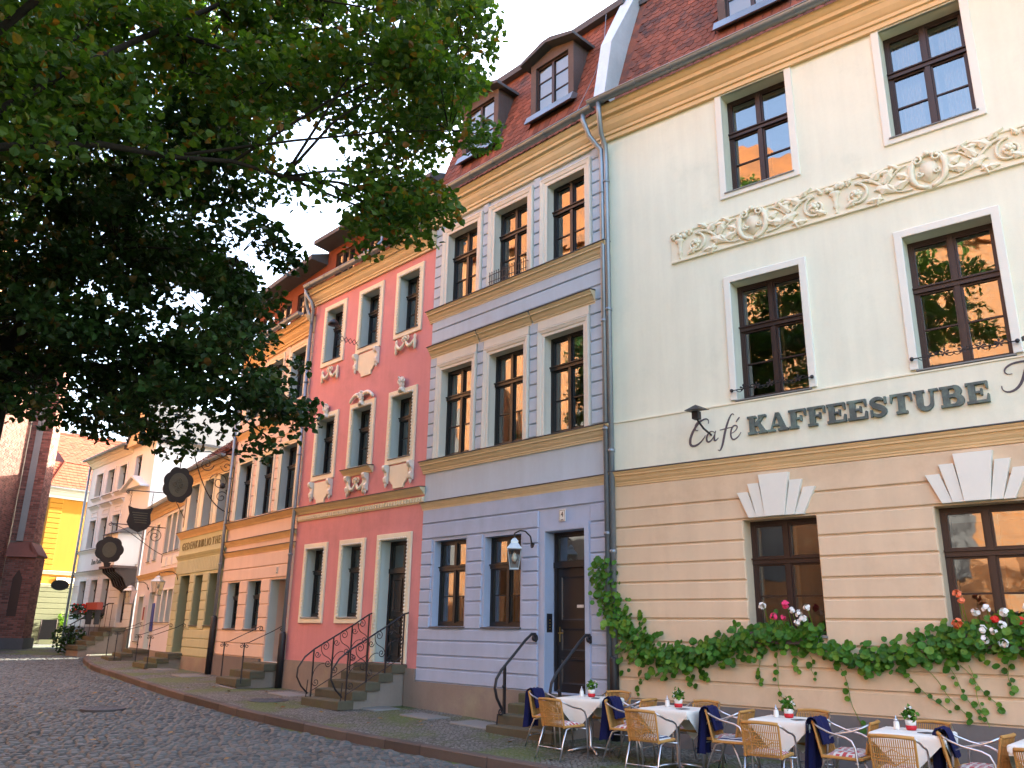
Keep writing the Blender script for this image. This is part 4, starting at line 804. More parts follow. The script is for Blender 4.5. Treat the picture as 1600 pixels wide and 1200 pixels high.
for ch in 'GEDENKBIBLIOTHEK':
    o = text(ch, .36, .008, sg, 'letter_olive', 'letter'); o.scale = (.82, 1, 1.0); wd = o.dimensions.x; mnx = min(v.co.x for v in o.data.vertices)*.82; objs.append((o, x-mnx)); x += wd+.05
for o, px in objs: o.location = (px*4.3/x, 0, 0); o.scale = (.82*4.3/x, 1, 1)

# ================================================================ lilac house
H = house('lilac', 'low two-storey lilac house with triple windows and open steps', (-15.29, 35.17), -57, 7.0); L = 7.0
I0 = [(4.30, 5.05, 1.73, 2.82), (5.22, 5.97, 1.73, 2.82), (6.14, 6.89, 1.73, 2.82)]; ID = (2.72, 3.72, .76, 2.82); I1 = [(4.3, 5.05, 4.2, 5.58), (5.25, 6.0, 4.2, 5.58), (6.18, 6.9, 4.2, 5.58), (1.2, 1.85, 4.05, 5.4), (2.45, 3.05, 4.05, 5.4)]; IB = [(.7, 1.7, 1.0, 2.7)]
wall(H, 'lilac', 0, L, -.2, 6.1, I0+[ID]+I1+IB, rev=.2, rm='pale_reveal'); MB().box(0, L, -.04, .01, -.2, .75).build('plinth', 'plinth', H)
for a, c, d, e in I0+I1+IB: surround(H, 'chalk', a, c, d, e, .07, .03); window(H, a, c, d, e, .17, .3, m='inner_frame', inner=False, sill='slate', curtain=('curtain_white', False))
door(H, 2.72, 3.72, .76, 2.82, 2.4, .2, m='inner_frame', light=1)
cornice(H, 'ochre', -.02, L, 3.34, 3.54, .14, 'string_course'); cornice(H, 'ochre', -.02, L, 5.72, 6.05, .28, 'eaves_cornice')
for x in (4.35, 5.3, 6.2): MB().block(x, x+.7, -.03, .005, 3.68, 4.02, .02).build('stucco_panel', 'chalk', H)
rf = MB().add([(0, -.3, 6.1), (L, -.3, 6.1), (L, 4, 9.0), (0, 4, 9.0), (0, 8, 6.1), (L, 8, 6.1)], [(0, 1, 2, 3), (3, 2, 5, 4), (0, 3, 4), (1, 5, 2), (0, 4, 5, 1)]).build('roof', 'zinc', H)
gutter(H, 0, L, -.4, 6.08, .08, 'zinc_pale'); pipe(H, [(.02, -.1, 5.8), (.02, -.1, .4)], .045, 'zinc')
t = thing('poster', 'dark blue notice panel beside the lilac house door', 'poster', tuple(wpos('lilac', 3.98, -.03, 1.9)), R(-57)); MB().block(-.2, .2, -.03, 0, -.5, .5, .01).build('board', 'poster_blue', t)
t = thing('poster', 'narrow red and white poster left of the lilac house door', 'poster', tuple(wpos('lilac', 2.2, -.02, 1.9)), R(-57)); MB().block(-.2, .2, -.02, 0, -.45, .45, .01).build('board', 'plaque', t); MB().box(-.15, .15, -.024, -.02, -.1, .38).build('print', 'poster_red', t)

# ================================================================ white corner house
H = house('white', 'tall white corner house with three window axes and a bracket sign', (-21.87, 42.85), -48, 9.18); L = 6.25
cx = [(1.12, 2.12), (2.87, 3.87), (4.62, 5.62)]
W0 = [(a, c, 2.06, 3.62) for a, c in cx]; W1 = [(a, c, 5.2, 6.56) for a, c in cx]; W2 = [(a, c, 7.78, 8.92) for a, c in cx]
wall(H, 'chalk', 0, L, -.1, 9.9, W0+W1+W2, rev=.24, rm='pale_reveal'); vents = [(1.3, 1.85, .75, 1.25), (3.0, 3.55, .75, 1.25), (4.75, 5.3, .75, 1.25)]
wall(H, 'plinth_grey', -.02, L, -.1, 1.5, [], depth=.01, rev=.05, name='plinth', top=True).location = (0, -.05, 0)
for a, c, d, e in vents: MB().rings(a, c, d, e, [(0, -.055), (0, -.075), (.06, -.075), (.06, -.052)]).add([(a+.05, -.053, d+.05), (c-.05, -.053, d+.05), (c-.05, -.053, e-.05), (a+.05, -.053, e-.05)], [(0, 1, 2, 3)]).build('cellar_vent', 'iron', H)
courses(H, 'chalk', [1.52+.31*i for i in range(8)], .03, L-.03, W0, mg=.05)
cornice(H, 'chalk', -.03, L, 3.86, 4.05, .15, 'string_course', 'slate'); cornice(H, 'chalk', -.03, L, 4.95, 5.10, .12, 'sill_course', 'slate'); cornice(H, 'cream_trim', -.03, L, 9.35, 9.72, .35, 'eaves_cornice', 'slate')
for a, c, d, e in W0+W1+W2: surround(H, 'chalk', a, c, d, e, .12, .04, d < 5.5); window(H, a, c, d, e, .2, .3, m='wood_black', curtain=('curtain_white', False) if d < 5 else None)
for a, c in cx: cornice(H, 'chalk', a-.25, c+.25, 7.1, 7.26, .16, 'window_hood', 'slate'); MB().rings(a, c, 6.72, 7.02, [(0, 0), (0, -.03), (.06, -.03), (.08, -.01)]).build('panel', 'chalk', H); cornice(H, 'chalk', a-.2, c+.2, 7.52, 7.66, .12, 'window_ledge', 'slate')
rf = MB().add([(0, -.4, 9.75), (L, -.4, 9.75), (L, 3.0, 11.2), (0, 3.0, 11.2), (0, 6, 9.7), (L, 6, 9.7)], [(0, 1, 2, 3), (3, 2, 5, 4), (0, 3, 4), (1, 5, 2), (0, 4, 5, 1)]).build('roof', 'slate', H)
pipe(H, [(.0, -.12, 9.5), (.0, -.12, .5)], .06, 'zinc'); gutter(H, -.1, L, -.45, 9.76, .09)
sg = thing('wall_lettering', 'black lettering Zum Paddenwirt on the white corner house', 'sign', tuple(wpos('white', 2.35, -.012, 4.38)), R(-48)); x = 0
for ch in 'Zum Paddenwirt':
    if ch == ' ': x += .12; continue
    o = text(ch, .36, .006, sg, 'iron', 'letter'); o.location = (x-min(v.co.x for v in o.data.vertices), 0, 0); x += o.dimensions.x+.02
for i, (a, c) in enumerate(cx):
    t = thing('window_box', 'planter of red flowers on the %s ground-floor window of the white house' % ('left', 'middle', 'right')[i], 'window box', tuple(wpos('white', (a+c)/2, -.12, 2.1)), R(-48), 'flower boxes on the white house')
    MB().slab(-.45, .45, -.1, .1, -.02, .16).build('trough', 'old_wood', t)
    b = MB(); f_ = MB()
    for k in range(150):
        p = Vector((rnd.uniform(-.5, .5), rnd.uniform(-.2, .12), rnd.uniform(-.25, .42))); d = Vector((rnd.uniform(-1, 1), rnd.uniform(-1, 1), rnd.uniform(-.3, 1))).normalized()*.07; e = d.orthogonal().normalized()*.05; b.add([p-d, p+e, p+d, p-e], [(0, 1, 2, 3)])
    for k in range(12): f_.ball((rnd.uniform(-.42, .42), rnd.uniform(-.24, 0), rnd.uniform(.05, .45)), .045, 6, 4)
    b.build('leaves', 'leaf_dark', t, kind='stuff'); f_.build('blossoms', 'petal_red', t, kind='stuff')

# ================================================================ gabled house with the oriel
H = house('oriel', 'narrow cream gabled house with a jettied oriel beside the white corner house', tuple(wpos('white', 6.25, -.02, 0))[:2], -48, 3.0); L = 2.95
E0 = [(1.0, 1.8, 1.7, 3.55)]; E1 = [(.5, 1.3, 8.1, 9.1)]
wall(H, 'chalk', 0, L, -.1, 9.6, E0+E1, depth=7, rev=.2)
for a, c, d, e in E0+E1: window(H, a, c, d, e, .17, .3, m='wood_black')
MB().box(0, L, -.04, .01, -.1, 1.45).build('plinth', 'plinth_grey', H); courses(H, 'chalk', [1.5+.31*i for i in range(8)], .03, L-.03, E0, mg=.05)
cornice(H, 'chalk', 0, L, 3.86, 4.05, .12, 'string_course', 'slate')
rf = MB().plate([(-.15, 9.55), (L+.15, 9.55), (L/2, 11.4)], -.3, 7).build('roof', 'ochre', H); MB().plate([(-.3, 9.5), (L/2, 11.42), (L+.3, 9.5), (L+.3, 9.62), (L/2, 11.58), (-.3, 9.62)], -.38, 7.1).build('roof_cover', 'slate', rf)
MB().plate([(.2, 7.55), (2.6, 7.55), (1.4, 8.0)], -.25, .0).plate([(.05, 7.45), (1.4, 7.98), (2.75, 7.45), (2.75, 7.52), (1.4, 8.08), (.05, 7.52)], -.4, .0).build('pediment', 'chalk', H)
ox0, ox1, oy = 1.15, 2.85, -1.0
b = MB().box(ox0, ox1, oy, .0, 4.0, 5.35); o_ = b.build('oriel', 'chalk', H)
MB().rings(ox0+.25, ox1-.25, 4.35, 5.15, [(0, oy), (0, oy-.02), (.08, oy-.02), (.08, oy+.0)]).build('oriel_frame', 'wood_black', o_)
MB().box(ox0+.3, ox1-.3, oy-.012, oy-.006, 4.4, 5.1).build('pane', 'glass', o_)
MB().add([(ox0-.12, oy-.12, 5.35), (ox1+.12, oy-.12, 5.35), (ox1+.12, 0, 5.85), (ox0-.12, 0, 5.85), (ox0-.12, 0, 5.35), (ox1+.12, 0, 5.35)], [(0, 1, 2, 3), (0, 3, 4), (1, 5, 2), (0, 4, 5, 1)]).build('oriel_roof', 'slate', o_)
MB().box(ox0-.06, ox1+.06, oy-.06, .0, 3.9, 4.0).build('oriel_sill', 'old_wood', o_)
for k in range(6): x = ox0+.02+k*(ox1-ox0-.14)/5; MB().prism([(-.02, 3.9), (oy+.05, 3.9), (oy+.1, 3.75), (oy+.45, 3.5), (oy+.6, 3.2), (-.12, 3.05), (-.02, 2.95)], x, x+.12).build('corbel', 'wood', o_)

# ================================================================ yellow house
H = thing('townhouse', 'sunlit yellow house with red tiled roof at the end of the street', 'house', (-26.1, 47, 0), R(53.13)); FR['yellow'] = (Vector((-26.1, 47, 0)), R(53.13), 9, H); L = 9.
wall(H, 'grey_green', 0, L, 0, 3.62, [], rev=.2, top=False); wall(H, 'yellow', 0, L, 3.62, 8.9, [(2.5, 3.3, 5.2, 7.2), (4.3, 5.1, 5.2, 7.2)], depth=8, rev=.2)
courses(H, 'grey_green', [.9+.3*i for i in range(10)], .02, L, [], proud=.025); courses(H, 'yellow', [4.5+.285*i for i in range(15)], -.03, .72, [], proud=.04)
cornice(H, 'cream_trim', -.1, L, 3.58, 3.72, .12, 'string_course'); cornice(H, 'cream_trim', -.1, L, 4.26, 4.45, .14, 'string_course'); cornice(H, 'stone_white', -.3, L, 8.5, 9.0, .4, 'eaves_cornice')
for a in (2.5, 4.3): surround(H, 'stone_white', a, a+.8, 5.2, 7.2, .15, .05); window(H, a, a+.8, 5.2, 7.2, .17, .3)
rf = MB().add([(-.4, -.4, 9.05), (L, -.4, 9.05), (L, .8, 10.7), (.8, .8, 10.7), (-.4, 8, 9.05), (.8, 8, 10.7), (L, 8, 12.4), (3.2, 4.2, 13.0), (L, 4.2, 13.0)], [(0, 1, 2, 3), (4, 0, 3, 5), (3, 2, 8, 7), (5, 3, 7), (0, 4, 6, 1)]).build('roof', 'tile_red', H)
tile_rows(rf, -.3, 4, 9.1, 10.7, -.42, .78); tile_rows(rf, .8, 5, 10.75, 13.0, .8, 4.2); gutter(H, -.4, 5, -.5, 9.05, .1, 'zinc_pale')
b = MB()
for k in range(30):
    t = k/30; b.lathe([(.07, 0), (.075, .1), (.06, .12)], (-.4+1.2*t, -.42+1.2*t, 9.07+1.65*t), 6)
b.build('hip_tile', 'tile_red', rf)
H2 = thing('townhouse', 'house with a high red tiled roof rising behind the yellow house', 'house', (-33, 58, 0), R(40)); FR['red'] = (Vector((-33, 58, 0)), R(40), 18, H2)
wall(H2, 'yellow', 0, 18, 0, 11.2, [], depth=9); rf = MB().add([(-.4, -.4, 11.2), (18, -.4, 11.2), (18, 4.5, 15.8), (-.4, 4.5, 15.8), (-.4, 9.4, 11.2), (18, 9.4, 11.2)], [(0, 1, 2, 3), (3, 2, 5, 4), (0, 3, 4), (1, 5, 2), (0, 4, 5, 1)]).build('roof', 'tile_red', H2); tile_rows(rf, -.4, 18, 11.25, 15.8, -.42, 4.48, ex=.3)
b = MB().box(0, 18, -.3, .0, 10.9, 11.18).build('eaves_cornice', 'stone_white', H2)
# ================================================================ brick church opposite
CH = thing('brick_church', 'old dark brick church with a stepped buttress at the left edge', 'church', (-23.7, 40.7, 0), R(-76.6)); FR['church'] = (Vector((-23.7, 40.7, 0)), R(-76.6), 60, CH)
LN = 62.
b = MB().box(5.2, LN, -20, -1, -.5, 18.5); b.build('nave_wall', 'brick_pattern', CH)
MB().box(.25, 5.2, -18, -.32, -.5, 14.5).build('choir_wall', 'mortar', CH)
MB().add([(5., -.6, 18.5), (LN, -.6, 18.5), (LN, -10.5, 29), (5., -10.5, 29), (5., -20.5, 18.5), (LN, -20.5, 18.5)], [(0, 1, 2, 3), (3, 2, 5, 4), (0, 3, 4), (1, 5, 2), (0, 4, 5, 1)]).build('roof', 'tile_brown', CH)
x = 11.
while x < LN:
    MB().add([(x, -1., -.5), (x+1.3, -1, -.5), (x+1.3, .3, -.5), (x, .3, -.5), (x, -1, 12), (x+1.3, -1, 12), (x+1.3, .3, 10.5), (x, .3, 10.5)], [(0, 1, 5, 4), (1, 2, 6, 5), (2, 3, 7, 6), (3, 0, 4, 7), (4, 5, 6, 7)]).build('buttress', 'brick_pattern', CH)
    w_ = MB(); xa, xb = x+2.6, x+4.6; pts = [(xa, 4), (xb, 4), (xb, 9.5), ((xa+xb)/2+.5, 10.8), ((xa+xb)/2, 11.4), ((xa+xb)/2-.5, 10.8), (xa, 9.5)]
    w_.plate(pts, -.99, -.94); w_.build('church_window', 'slate', CH); x += 6.2
# visible buttress with real bricks
bt = MB().box(.2, 1.58, 0, 1.26, -.5, 4.6).add([(.2, 0, 4.6), (1.58, 0, 4.6), (1.58, 1.26, 4.6), (.2, 1.26, 4.6), (.3, 0, 5.4), (1.48, 0, 5.4), (1.48, .98, 5.2), (.3, .98, 5.2)], [(0, 1, 5, 4), (1, 2, 6, 5), (2, 3, 7, 6), (3, 0, 4, 7), (4, 5, 6, 7)]).box(.3, 1.48, 0, .98, 5.2, 14.4).build('buttress', 'mortar', CH)
MB().prism([(1.32, 4.62), (1.36, 4.68), (.98, 5.25), (.9, 5.25), (1.2, 4.62)], .1, 1.68).build('weathering_tiles', 'brick', bt)
MB().add([(1.7, 0, 4.62), (1.7, 1.3, 4.62), (1.48, .98, 5.28), (1.48, 0, 5.28), (1.74, 0, 4.56), (1.74, 1.34, 4.56)], [(0, 1, 2, 3), (4, 5, 1, 0)]).build('weathering_tiles', 'brick', bt)
MB().box(1.5, 1.545, .28, .56, 5.3, 12).build('plaster_strip', 'granite', bt)
MB().box(.1, 1.7, 0, 1.38, -.3, .95).build('plinth', 'slate', bt)
cw = MB().box(1.6, 5.2, -.3, -.02, -.3, 14.4).build('choir_bay', 'mortar', CH)
items = []
def brick_face(o, face, u0, u1, z0, z1):
    z = z0; k = 0
    while z < z1-.05:
        u = u0-(.14 if k % 2 else 0)
        while u < u1-.02:
            a, c = max(u0, u)+.006, min(u1, u+.27)-.006
            if c-a > .05: items.append((o, face, a, c, z+.006, z+.078))
            u += .28
        z += .088; k += 1
brick_face(bt, ('x', 1.58), 0, 1.26, .95, 4.55); brick_face(bt, ('y', 1.26), .2, 1.58, .95, 4.55); brick_face(bt, ('x', 1.48), 0, .98, 5.3, 14.3); brick_face(bt, ('y', .98), .3, 1.48, 5.3, 14.3); brick_face(cw, ('y', -.02), 1.6, 5.2, .3, 14.3)
rest = {bt.name: MB(), cw.name: MB()}; cnt = {bt.name: 0, cw.name: 0}; lim = {bt.name: 300, cw.name: 0}
items.sort(key=lambda q: abs(q[4]-2.5)+(5 if q[1][0] == 'y' else 0)); bm_ = {}
for (o, (ax, v), a, c, d, e) in items:
    j = rnd.uniform(.004, .02)
    if cnt[o.name] < lim[o.name]:
        cnt[o.name] += 1; k = (ax, round(c-a, 2)); wd = c-a
        if k not in bm_:
            q = MB().slab(-wd/2, wd/2, -.036, .036, -.06, 0, .008); me = bpy.data.meshes.new('brick'); me.from_pydata(q.v, [], q.f); me.materials.append(MATS['brick']); bm_[k] = me
        ob = link('brick', bm_[k], 'brick', o)
        # face normal along +x or +y
        ob.matrix_local = (Matrix.Translation((v+j, (a+c)/2, (d+e)/2)) @ Matrix(((0, 0, 1, 0), (1, 0, 0, 0), (0, 1, 0, 0), (0, 0, 0, 1)))) if ax == 'x' else (Matrix.Translation(((a+c)/2, v+j, (d+e)/2)) @ Matrix(((-1, 0, 0, 0), (0, 0, 1, 0), (0, 1, 0, 0), (0, 0, 0, 1))))
    elif ax == 'x': rest[o.name].box(v-.03, v+j, a, c, d, e)
    else: rest[o.name].box(a, c, v-.03, v+j, d, e)
rest[bt.name].build('bricks', 'brick', bt, kind='stuff'); rest[cw.name].build('bricks', 'brick', cw, kind='stuff')
nb = MB().add([(1.55, .45, 1.9), (1.55, .85, 1.9), (1.55, .85, 3.6), (1.55, .65, 4.0), (1.55, .45, 3.6)], [(0, 1, 2, 3, 4)]); nb.v = [(1.603, y, z) for x, y, z in nb.v]; nb.build('niche', 'wood', bt)

# ================================================================ steps and handrails
def steps(key, label, x0, x1, n, zt, zg, tread, cat='steps', extra=0.):
    A, a, L_, h = FR[key]; t = thing('door_steps', label, cat, tuple(wpos(key, 0, 0, 0)), a); r = (zt-zg)/n
    for i in range(n):
        z1 = zt-r*i; y1 = -tread*i-(.0 if i == 0 else extra); y0 = -tread*(i+1)-extra
        MB().slab(x0-.05+.004*i, x1+.05-.004*i, y0-.03, (-.005 if i == 0 else y1+.02), z1-min(r, .17), z1, .018).build('step', 'step_stone', t)
    b = MB()
    for i in range(n): b.box(x0+.02+.002*i, x1-.02-.002*i, -tread*(i+1)-extra+.02, -.01-.001*i, -.5, zt-r*i-min(r, .17)*.9)
    b.build('stair_base', 'plinth', t)
    return t
steps('pink', 'five worn mossy stone steps up to the pink house door', 3.64, 4.92, 5, .92, .11, .30, extra=.06)
steps('blue', 'low stone steps in front of the dark blue-house door', 3.35, 4.75, 4, .60, -.02, .25, extra=.05)
steps('peach', 'three stone steps before the recessed peach doorway', 3.45, 4.68, 3, .75, .24, .33, extra=.1)
steps('olive', 'stone steps up to the olive house door', .45, 1.85, 3, .77, .32, .33, extra=.1)
steps('lilac', 'stone steps and landing at the lilac house door', 2.3, 4.1, 3, .76, .36, .36, extra=.2)
steps('oriel', 'high stone stair at the gabled house with the oriel', .7, 2.4, 5, 1.5, .6, .3, extra=.25)
def rail(key, x, label, fn, group=None):
    t = thing('handrail', label, 'handrail', tuple(wpos(key, x, 0, 0)), FR[key][1]-R(90), group); fn(t); return t
def pink_rail(t):
    K = .885; top = [(-.02, 0, 1.95), (.1, 0, 1.92), (.6*K, 0, 1.67), (1.1*K, 0, 1.43), (1.6*K, 0, 1.19)]
    MB().tube(top+[(1.62, 0, 1.04), (1.76, 0, .84), (1.77, 0, .66), (1.66, 0, .48), (1.5, 0, .34)], .017, 7).build('rail', 'iron', t)
    for s, zb in ((.11, .92), (.53, .72), (.97, .42), (1.42, .24)): MB().box(s-.012, s+.012, -.012, .012, zb, 1.965-.545*s).build('post', 'iron', t)
    MB().tube([(1.54, 0, .1), (1.51, 0, .6)], .011, 5).build('post', 'iron', t)
    b = MB(); b.tube([(.12, 0, 1.06), (1.42, 0, .38)], .009, 5)
    for i in range(3):
        s0 = .10+.435*i; zt_ = 1.95-.545*(s0+.1)
        b.tube(spiral(s0+.18, zt_-.12, .10, 1.5, math.pi*.1, 20, 0, 1, .15), .0085, 5)
        b.tube(bez((s0+.28, 0, zt_-.11), (s0+.3, 0, zt_-.38), (s0+.05, 0, zt_-.28), (s0+.02, 0, zt_-.45), 10), .0085, 5)
        b.tube(spiral(s0+.10, zt_-.46, .08, 1.4, math.pi, 18, 0, 1, .15), .0085, 5)
        b.tube(bez((s0+.18, 0, zt_-.46), (s0+.30, 0, zt_-.44), (s0+.47, 0, zt_-.56), (s0+.44, 0, zt_-.82), 10), .0085, 5)
        b.tube(spiral(s0+.36, zt_-.82, .08, 1.4, 0, 18, 0, -1, .15), .0085, 5); b.tube(spiral(s0+.36, zt_-.28, .07, 1.3, math.pi, 16, 0, 1, .2), .0085, 5)
    b.build('scrollwork', 'iron', t)
rail('pink', 3.66, 'curly wrought iron handrail on the far side of the pink steps', pink_rail); rail('pink', 4.93, 'curly wrought iron handrail on the near side of the pink steps', pink_rail)
def blue_rail(t):
    MB().tube(spiral(.07, 1.50, .07, 1.2, math.pi*1.3, 14, 0, -1, .25)[::-1]+[(.06, 0, 1.575), (.14, 0, 1.57), (.3, 0, 1.46), (.6, 0, 1.2), (.86, 0, .98), (.97, 0, .84), (1.0, 0, .7), (.95, 0, .54), (.82, 0, .35)], .024, 8).build('rail', 'iron', t)
    MB().box(.76, .80, -.02, .02, .12, 1.06).build('post', 'iron', t); b = MB(); b.tube(spiral(.86, .33, .06, 1.2, math.pi, 14, 0, 1, .2), .014, 6).tube([(.92, 0, .3), (.96, 0, -.02)], .014, 6).ball((.80, 0, .72), .03, 7, 5); b.build('scroll', 'iron', t)
rail('blue', 3.42, 'plain black handrail left of the dark blue-house door', blue_rail); rail('blue', 4.68, 'plain black handrail right of the dark blue-house door', blue_rail)
def thin_rail(zt_, zp, zb, s1):
    def f(t):
        MB().tube(spiral(.08, zt_-.05, .06, 1.1, math.pi*.5, 12, 0, 1, .3)[::-1]+[(.1, 0, zt_+.01), (.3, 0, zt_-.1), (s1-.1, 0, zp+.02), (s1+.1, 0, zp)], .011, 6).build('rail', 'iron', t)
        MB().tube([(s1, 0, zb), (s1, 0, zp)], .016, 6).ball((s1, 0, zp-.3), .028, 6, 4).build('post', 'iron', t)
        b = MB(); b.tube(spiral(s1-.07, zp-.06, .05, 1.2, math.pi*.4, 12, 0, -1, .2), .009, 5).tube(spiral(s1+.07, zp-.06, .05, 1.2, math.pi*.6, 12, 0, 1, .2), .009, 5); b.build('scroll', 'iron', t)
    return f
for key, xs2, zt_, zp, zb, s1, nm in (('peach', (3.40, 4.72), 1.62, 1.22, .3, 1.0, 'peach doorway'), ('olive', (.42, 1.88), 1.66, 1.3, .34, 1.05, 'olive house door'), ('lilac', (2.26, 4.14), 1.7, 1.36, .4, 1.15, 'lilac house door')):
    rail(key, xs2[0], 'slender iron handrail on the far side of the %s steps' % nm, thin_rail(zt_, zp, zb, s1)); rail(key, xs2[1], 'slender iron handrail on the near side of the %s steps' % nm, thin_rail(zt_, zp, zb, s1))
t = thing('stair_railing', 'dark barred railing of the high stair under the oriel', 'railing', tuple(wpos('oriel', .72, 0, 0)), R(-138))
MB().tube([(.1, 0, 2.5), (.3, 0, 2.5), (1.7, 0, 1.6), (1.75, 0, .6)], .025, 6).build('rail', 'iron', t)
for k in range(8): s = .15+.2*k; MB().tube([(s, 0, max(.7, 1.5-.5*s)), (s, 0, 2.5-.64*max(0, s-.3))], .012, 5).build('bar', 'iron', t)
t = thing('stair_box', 'reddish wooden planter on top of the high stair under the oriel', 'planter', tuple(wpos('oriel', 1.5, -1.1, 2.2)), R(-48)); MB().slab(-.7, .7, -.12, .12, 0, .3).build('trough', 'poster_red', t); MB().box(-.6, -.5, -.1, .1, -.6, 0).box(.5, .6, -.1, .1, -.6, 0).build('stand', 'iron', t)

# ================================================================ wall lanterns
def lantern(key, x, z, label, s=1., out=.62, side=0.):
    t = thing('wall_lantern', label, 'lantern', tuple(wpos(key, x, -.03, z)), FR[key][1])
    MB().tube([(0, 0, .12), (0, -.05, .28), (0, -.18, .36), (0, -out*.7, .36), (0, -out, .30), (0, -out, .22)], .014, 7).lathe([(.05, 0), (.05, .02), (.02, .04)], (0, 0, .12), 8, 'y').build('arm', 'iron', t)
    y = -out; r0, r1, zt_, zb = .125*s, .20*s, .02, -.38*s
    MB().lathe([(.22*s, .0), (.215*s, .015), (.11*s, .10), (.11*s, .14), (.06*s, .18), (.012, .20)], (0, y, zt_), 4).build('cap', 'zinc_pale', t)
    b = MB()
    for k in range(4):
        a = k*math.pi/2; p0 = (r1*math.cos(a), y+r1*math.sin(a), zt_); p1 = (r0*math.cos(a), y+r0*math.sin(a), zb); b.tube([p0, p1], .009, 5)
    b.lathe([(r0+.01, -.02), (r0+.01, .01), (.02, .012)], (0, y, zb), 4); b.build('cage', 'zinc', t)
    for k in range(4):
        a, c = k*math.pi/2, (k+1)*math.pi/2; MB().add([(r1*math.cos(a), y+r1*math.sin(a), zt_), (r1*math.cos(c), y+r1*math.sin(c), zt_), (r0*math.cos(c), y+r0*math.sin(c), zb), (r0*math.cos(a), y+r0*math.sin(a), zb)], [(0, 1, 2, 3)]).build('pane', 'lamp_glass', t)
    MB().lathe([(.03, 0), (.05, .06), (.03, .14), (.005, .16)], (0, y, zt_-.22), 8).build('bulb', 'porcelain', t, True)
lantern('blue', 3.3, 3.0, 'pale metal wall lantern beside the dark blue-house door', .85, .45); lantern('olive', .35, 3.0, 'dark wall lantern at the olive house door', 1.1); lantern('lilac', 2.35, 2.85, 'dark wall lantern at the lilac house door', 1.2)
t = thing('wall_lamp', 'small black scissor-arm lamp at the middle top pink window', 'lamp', tuple(wpos('pink', 2.3, -.04, 8.55)), R(-46.25))
b = MB()
for k in range(5): x0_, x1_ = -.12*k, -.12*(k+1); b.tube([(0, x0_, .08), (0, x1_, -.06)], .008, 4).tube([(0, x0_, -.06), (0, x1_, .08)], .008, 4)
b.tube([(0, -.6, .0), (0, -.68, .2), (0, -.74, .34)], .01, 5); b.build('arm', 'iron', t); MB().lathe([(.14, 0), (.13, .06), (.05, .14), (.01, .15)], (0, -.76, .3), 10).build('shade', 'iron', t, True)

# ================================================================ hanging signs on scrolled brackets
def lobed(r, n, amp, k=60): return [((r+amp*abs(math.sin(n*math.pi*i/k)))*math.cos(2*math.pi*i/k), (r+amp*abs(math.sin(n*math.pi*i/k)))*math.sin(2*math.pi*i/k)) for i in range(k)]
t = thing('hanging_sign', 'dark lobed metal sign with oval relief hanging below the leaves', 'sign', tuple(wpos('olive', 4.78, 0, 0)), R(-53-90))
zc = 5.62; cx = 1.62
MB().plate([(cx+x*.88, zc+z*1.1) for x, z in lobed(.45, 8, .055, 96)], -.05, .05, .03).build('plate', 'bronze', t)
for s in (-1, 1):
    MB().plate([(cx+.28*math.cos(i*math.pi/12), zc+.36*math.sin(i*math.pi/12)) for i in range(24)], .05*s+(.0 if s < 0 else .001), .052*s+.012*s, .06).build('relief_field', 'bronze_relief', t)
    b = MB()
    for k in range(4): b.tube(spiral(cx+.1*math.cos(k*1.57), zc+.13*math.sin(k*1.57), .09, 1.2, k*1.5, 12, .068*s, 1, .2), .014, 5)
    b.build('relief', 'bronze_relief', t)
b = MB(); b.tube([(0, 0, 6.9), (0, 0, 4.7)], .022, 6)
b.tube([(0, 0, 6.5), (.8, 0, 6.75), (1.62, 0, 6.62), (1.62, 0, 6.1)], .016, 6).tube(bez((0, 0, 4.95), (.55, 0, 5.0), (.95, 0, 5.7), (1.3, 0, 6.7), 14), .018, 6)
b.tube(spiral(.42, 5.85, .3, 1.5, 0, 26, 0, 1, .12), .013, 5).tube(spiral(.3, 5.4, .2, 1.4, math.pi, 22, 0, -1, .12), .013, 5).tube(spiral(.85, 6.35, .22, 1.5, math.pi, 22, 0, 1, .12), .013, 5).tube(spiral(.25, 6.35, .18, 1.3, 0, 20, 0, -1, .12), .012, 5).ball((.3, 0, 5.75), .09, 8, 6); b.build('bracket', 'iron', t)
t = thing('hanging_sign', 'dark shield-shaped metal sign hung by two chains', 'sign', tuple(wpos('olive', .12, 0, 0)), R(-53-90)); xa, xb, zt_ = 1.12, 1.86, 5.45; xm = (xa+xb)/2
pts = [(xa-.04, zt_+.03), (xa+.15, zt_-.03), (xm, zt_-.045), (xb-.15, zt_-.03), (xb+.04, zt_+.03), (xb-.03, zt_-.24), (xb+.02, zt_-.52), (xb-.1, zt_-.72), (xm, zt_-.84), (xa+.1, zt_-.72), (xa-.02, zt_-.52), (xa+.03, zt_-.2)]
MB().plate(pts[::-1], -.03, .03, .03).build('plate', 'bronze', t)
for s in (-1, 1):
    b = MB()
    for k in range(5): b.box(xa+.12, xb-.12-.03*k, .031*s-.003, .031*s+.003, zt_-.2-.08*k, zt_-.17-.08*k)
    b.build('relief_line', 'bronze_relief', t)
b = MB(); b.tube([(0, 0, 6.05), (1.95, 0, 6.0)], .018, 6).tube([(0, 0, 6.3), (0, 0, 4.9)], .02, 6).tube([(0, 0, 5.2), (.5, 0, 6.0)], .014, 6).tube(spiral(1.95, 5.94, .07, 1.2, math.pi/2, 12, 0, -1, .2), .014, 5); b.build('bracket', 'iron', t)
for x in (xa+.02, xb-.02):
    b = MB()
    for k in range(7): z = 5.98-.085*k; b.tube([(x+.022*math.cos(i*math.pi/4)*(k % 2), .022*math.cos(i*math.pi/4)*((k+1) % 2), z-.045+.05*math.sin(i*math.pi/4)) for i in range(9)], .007, 4)
    b.build('chain', 'iron', t)
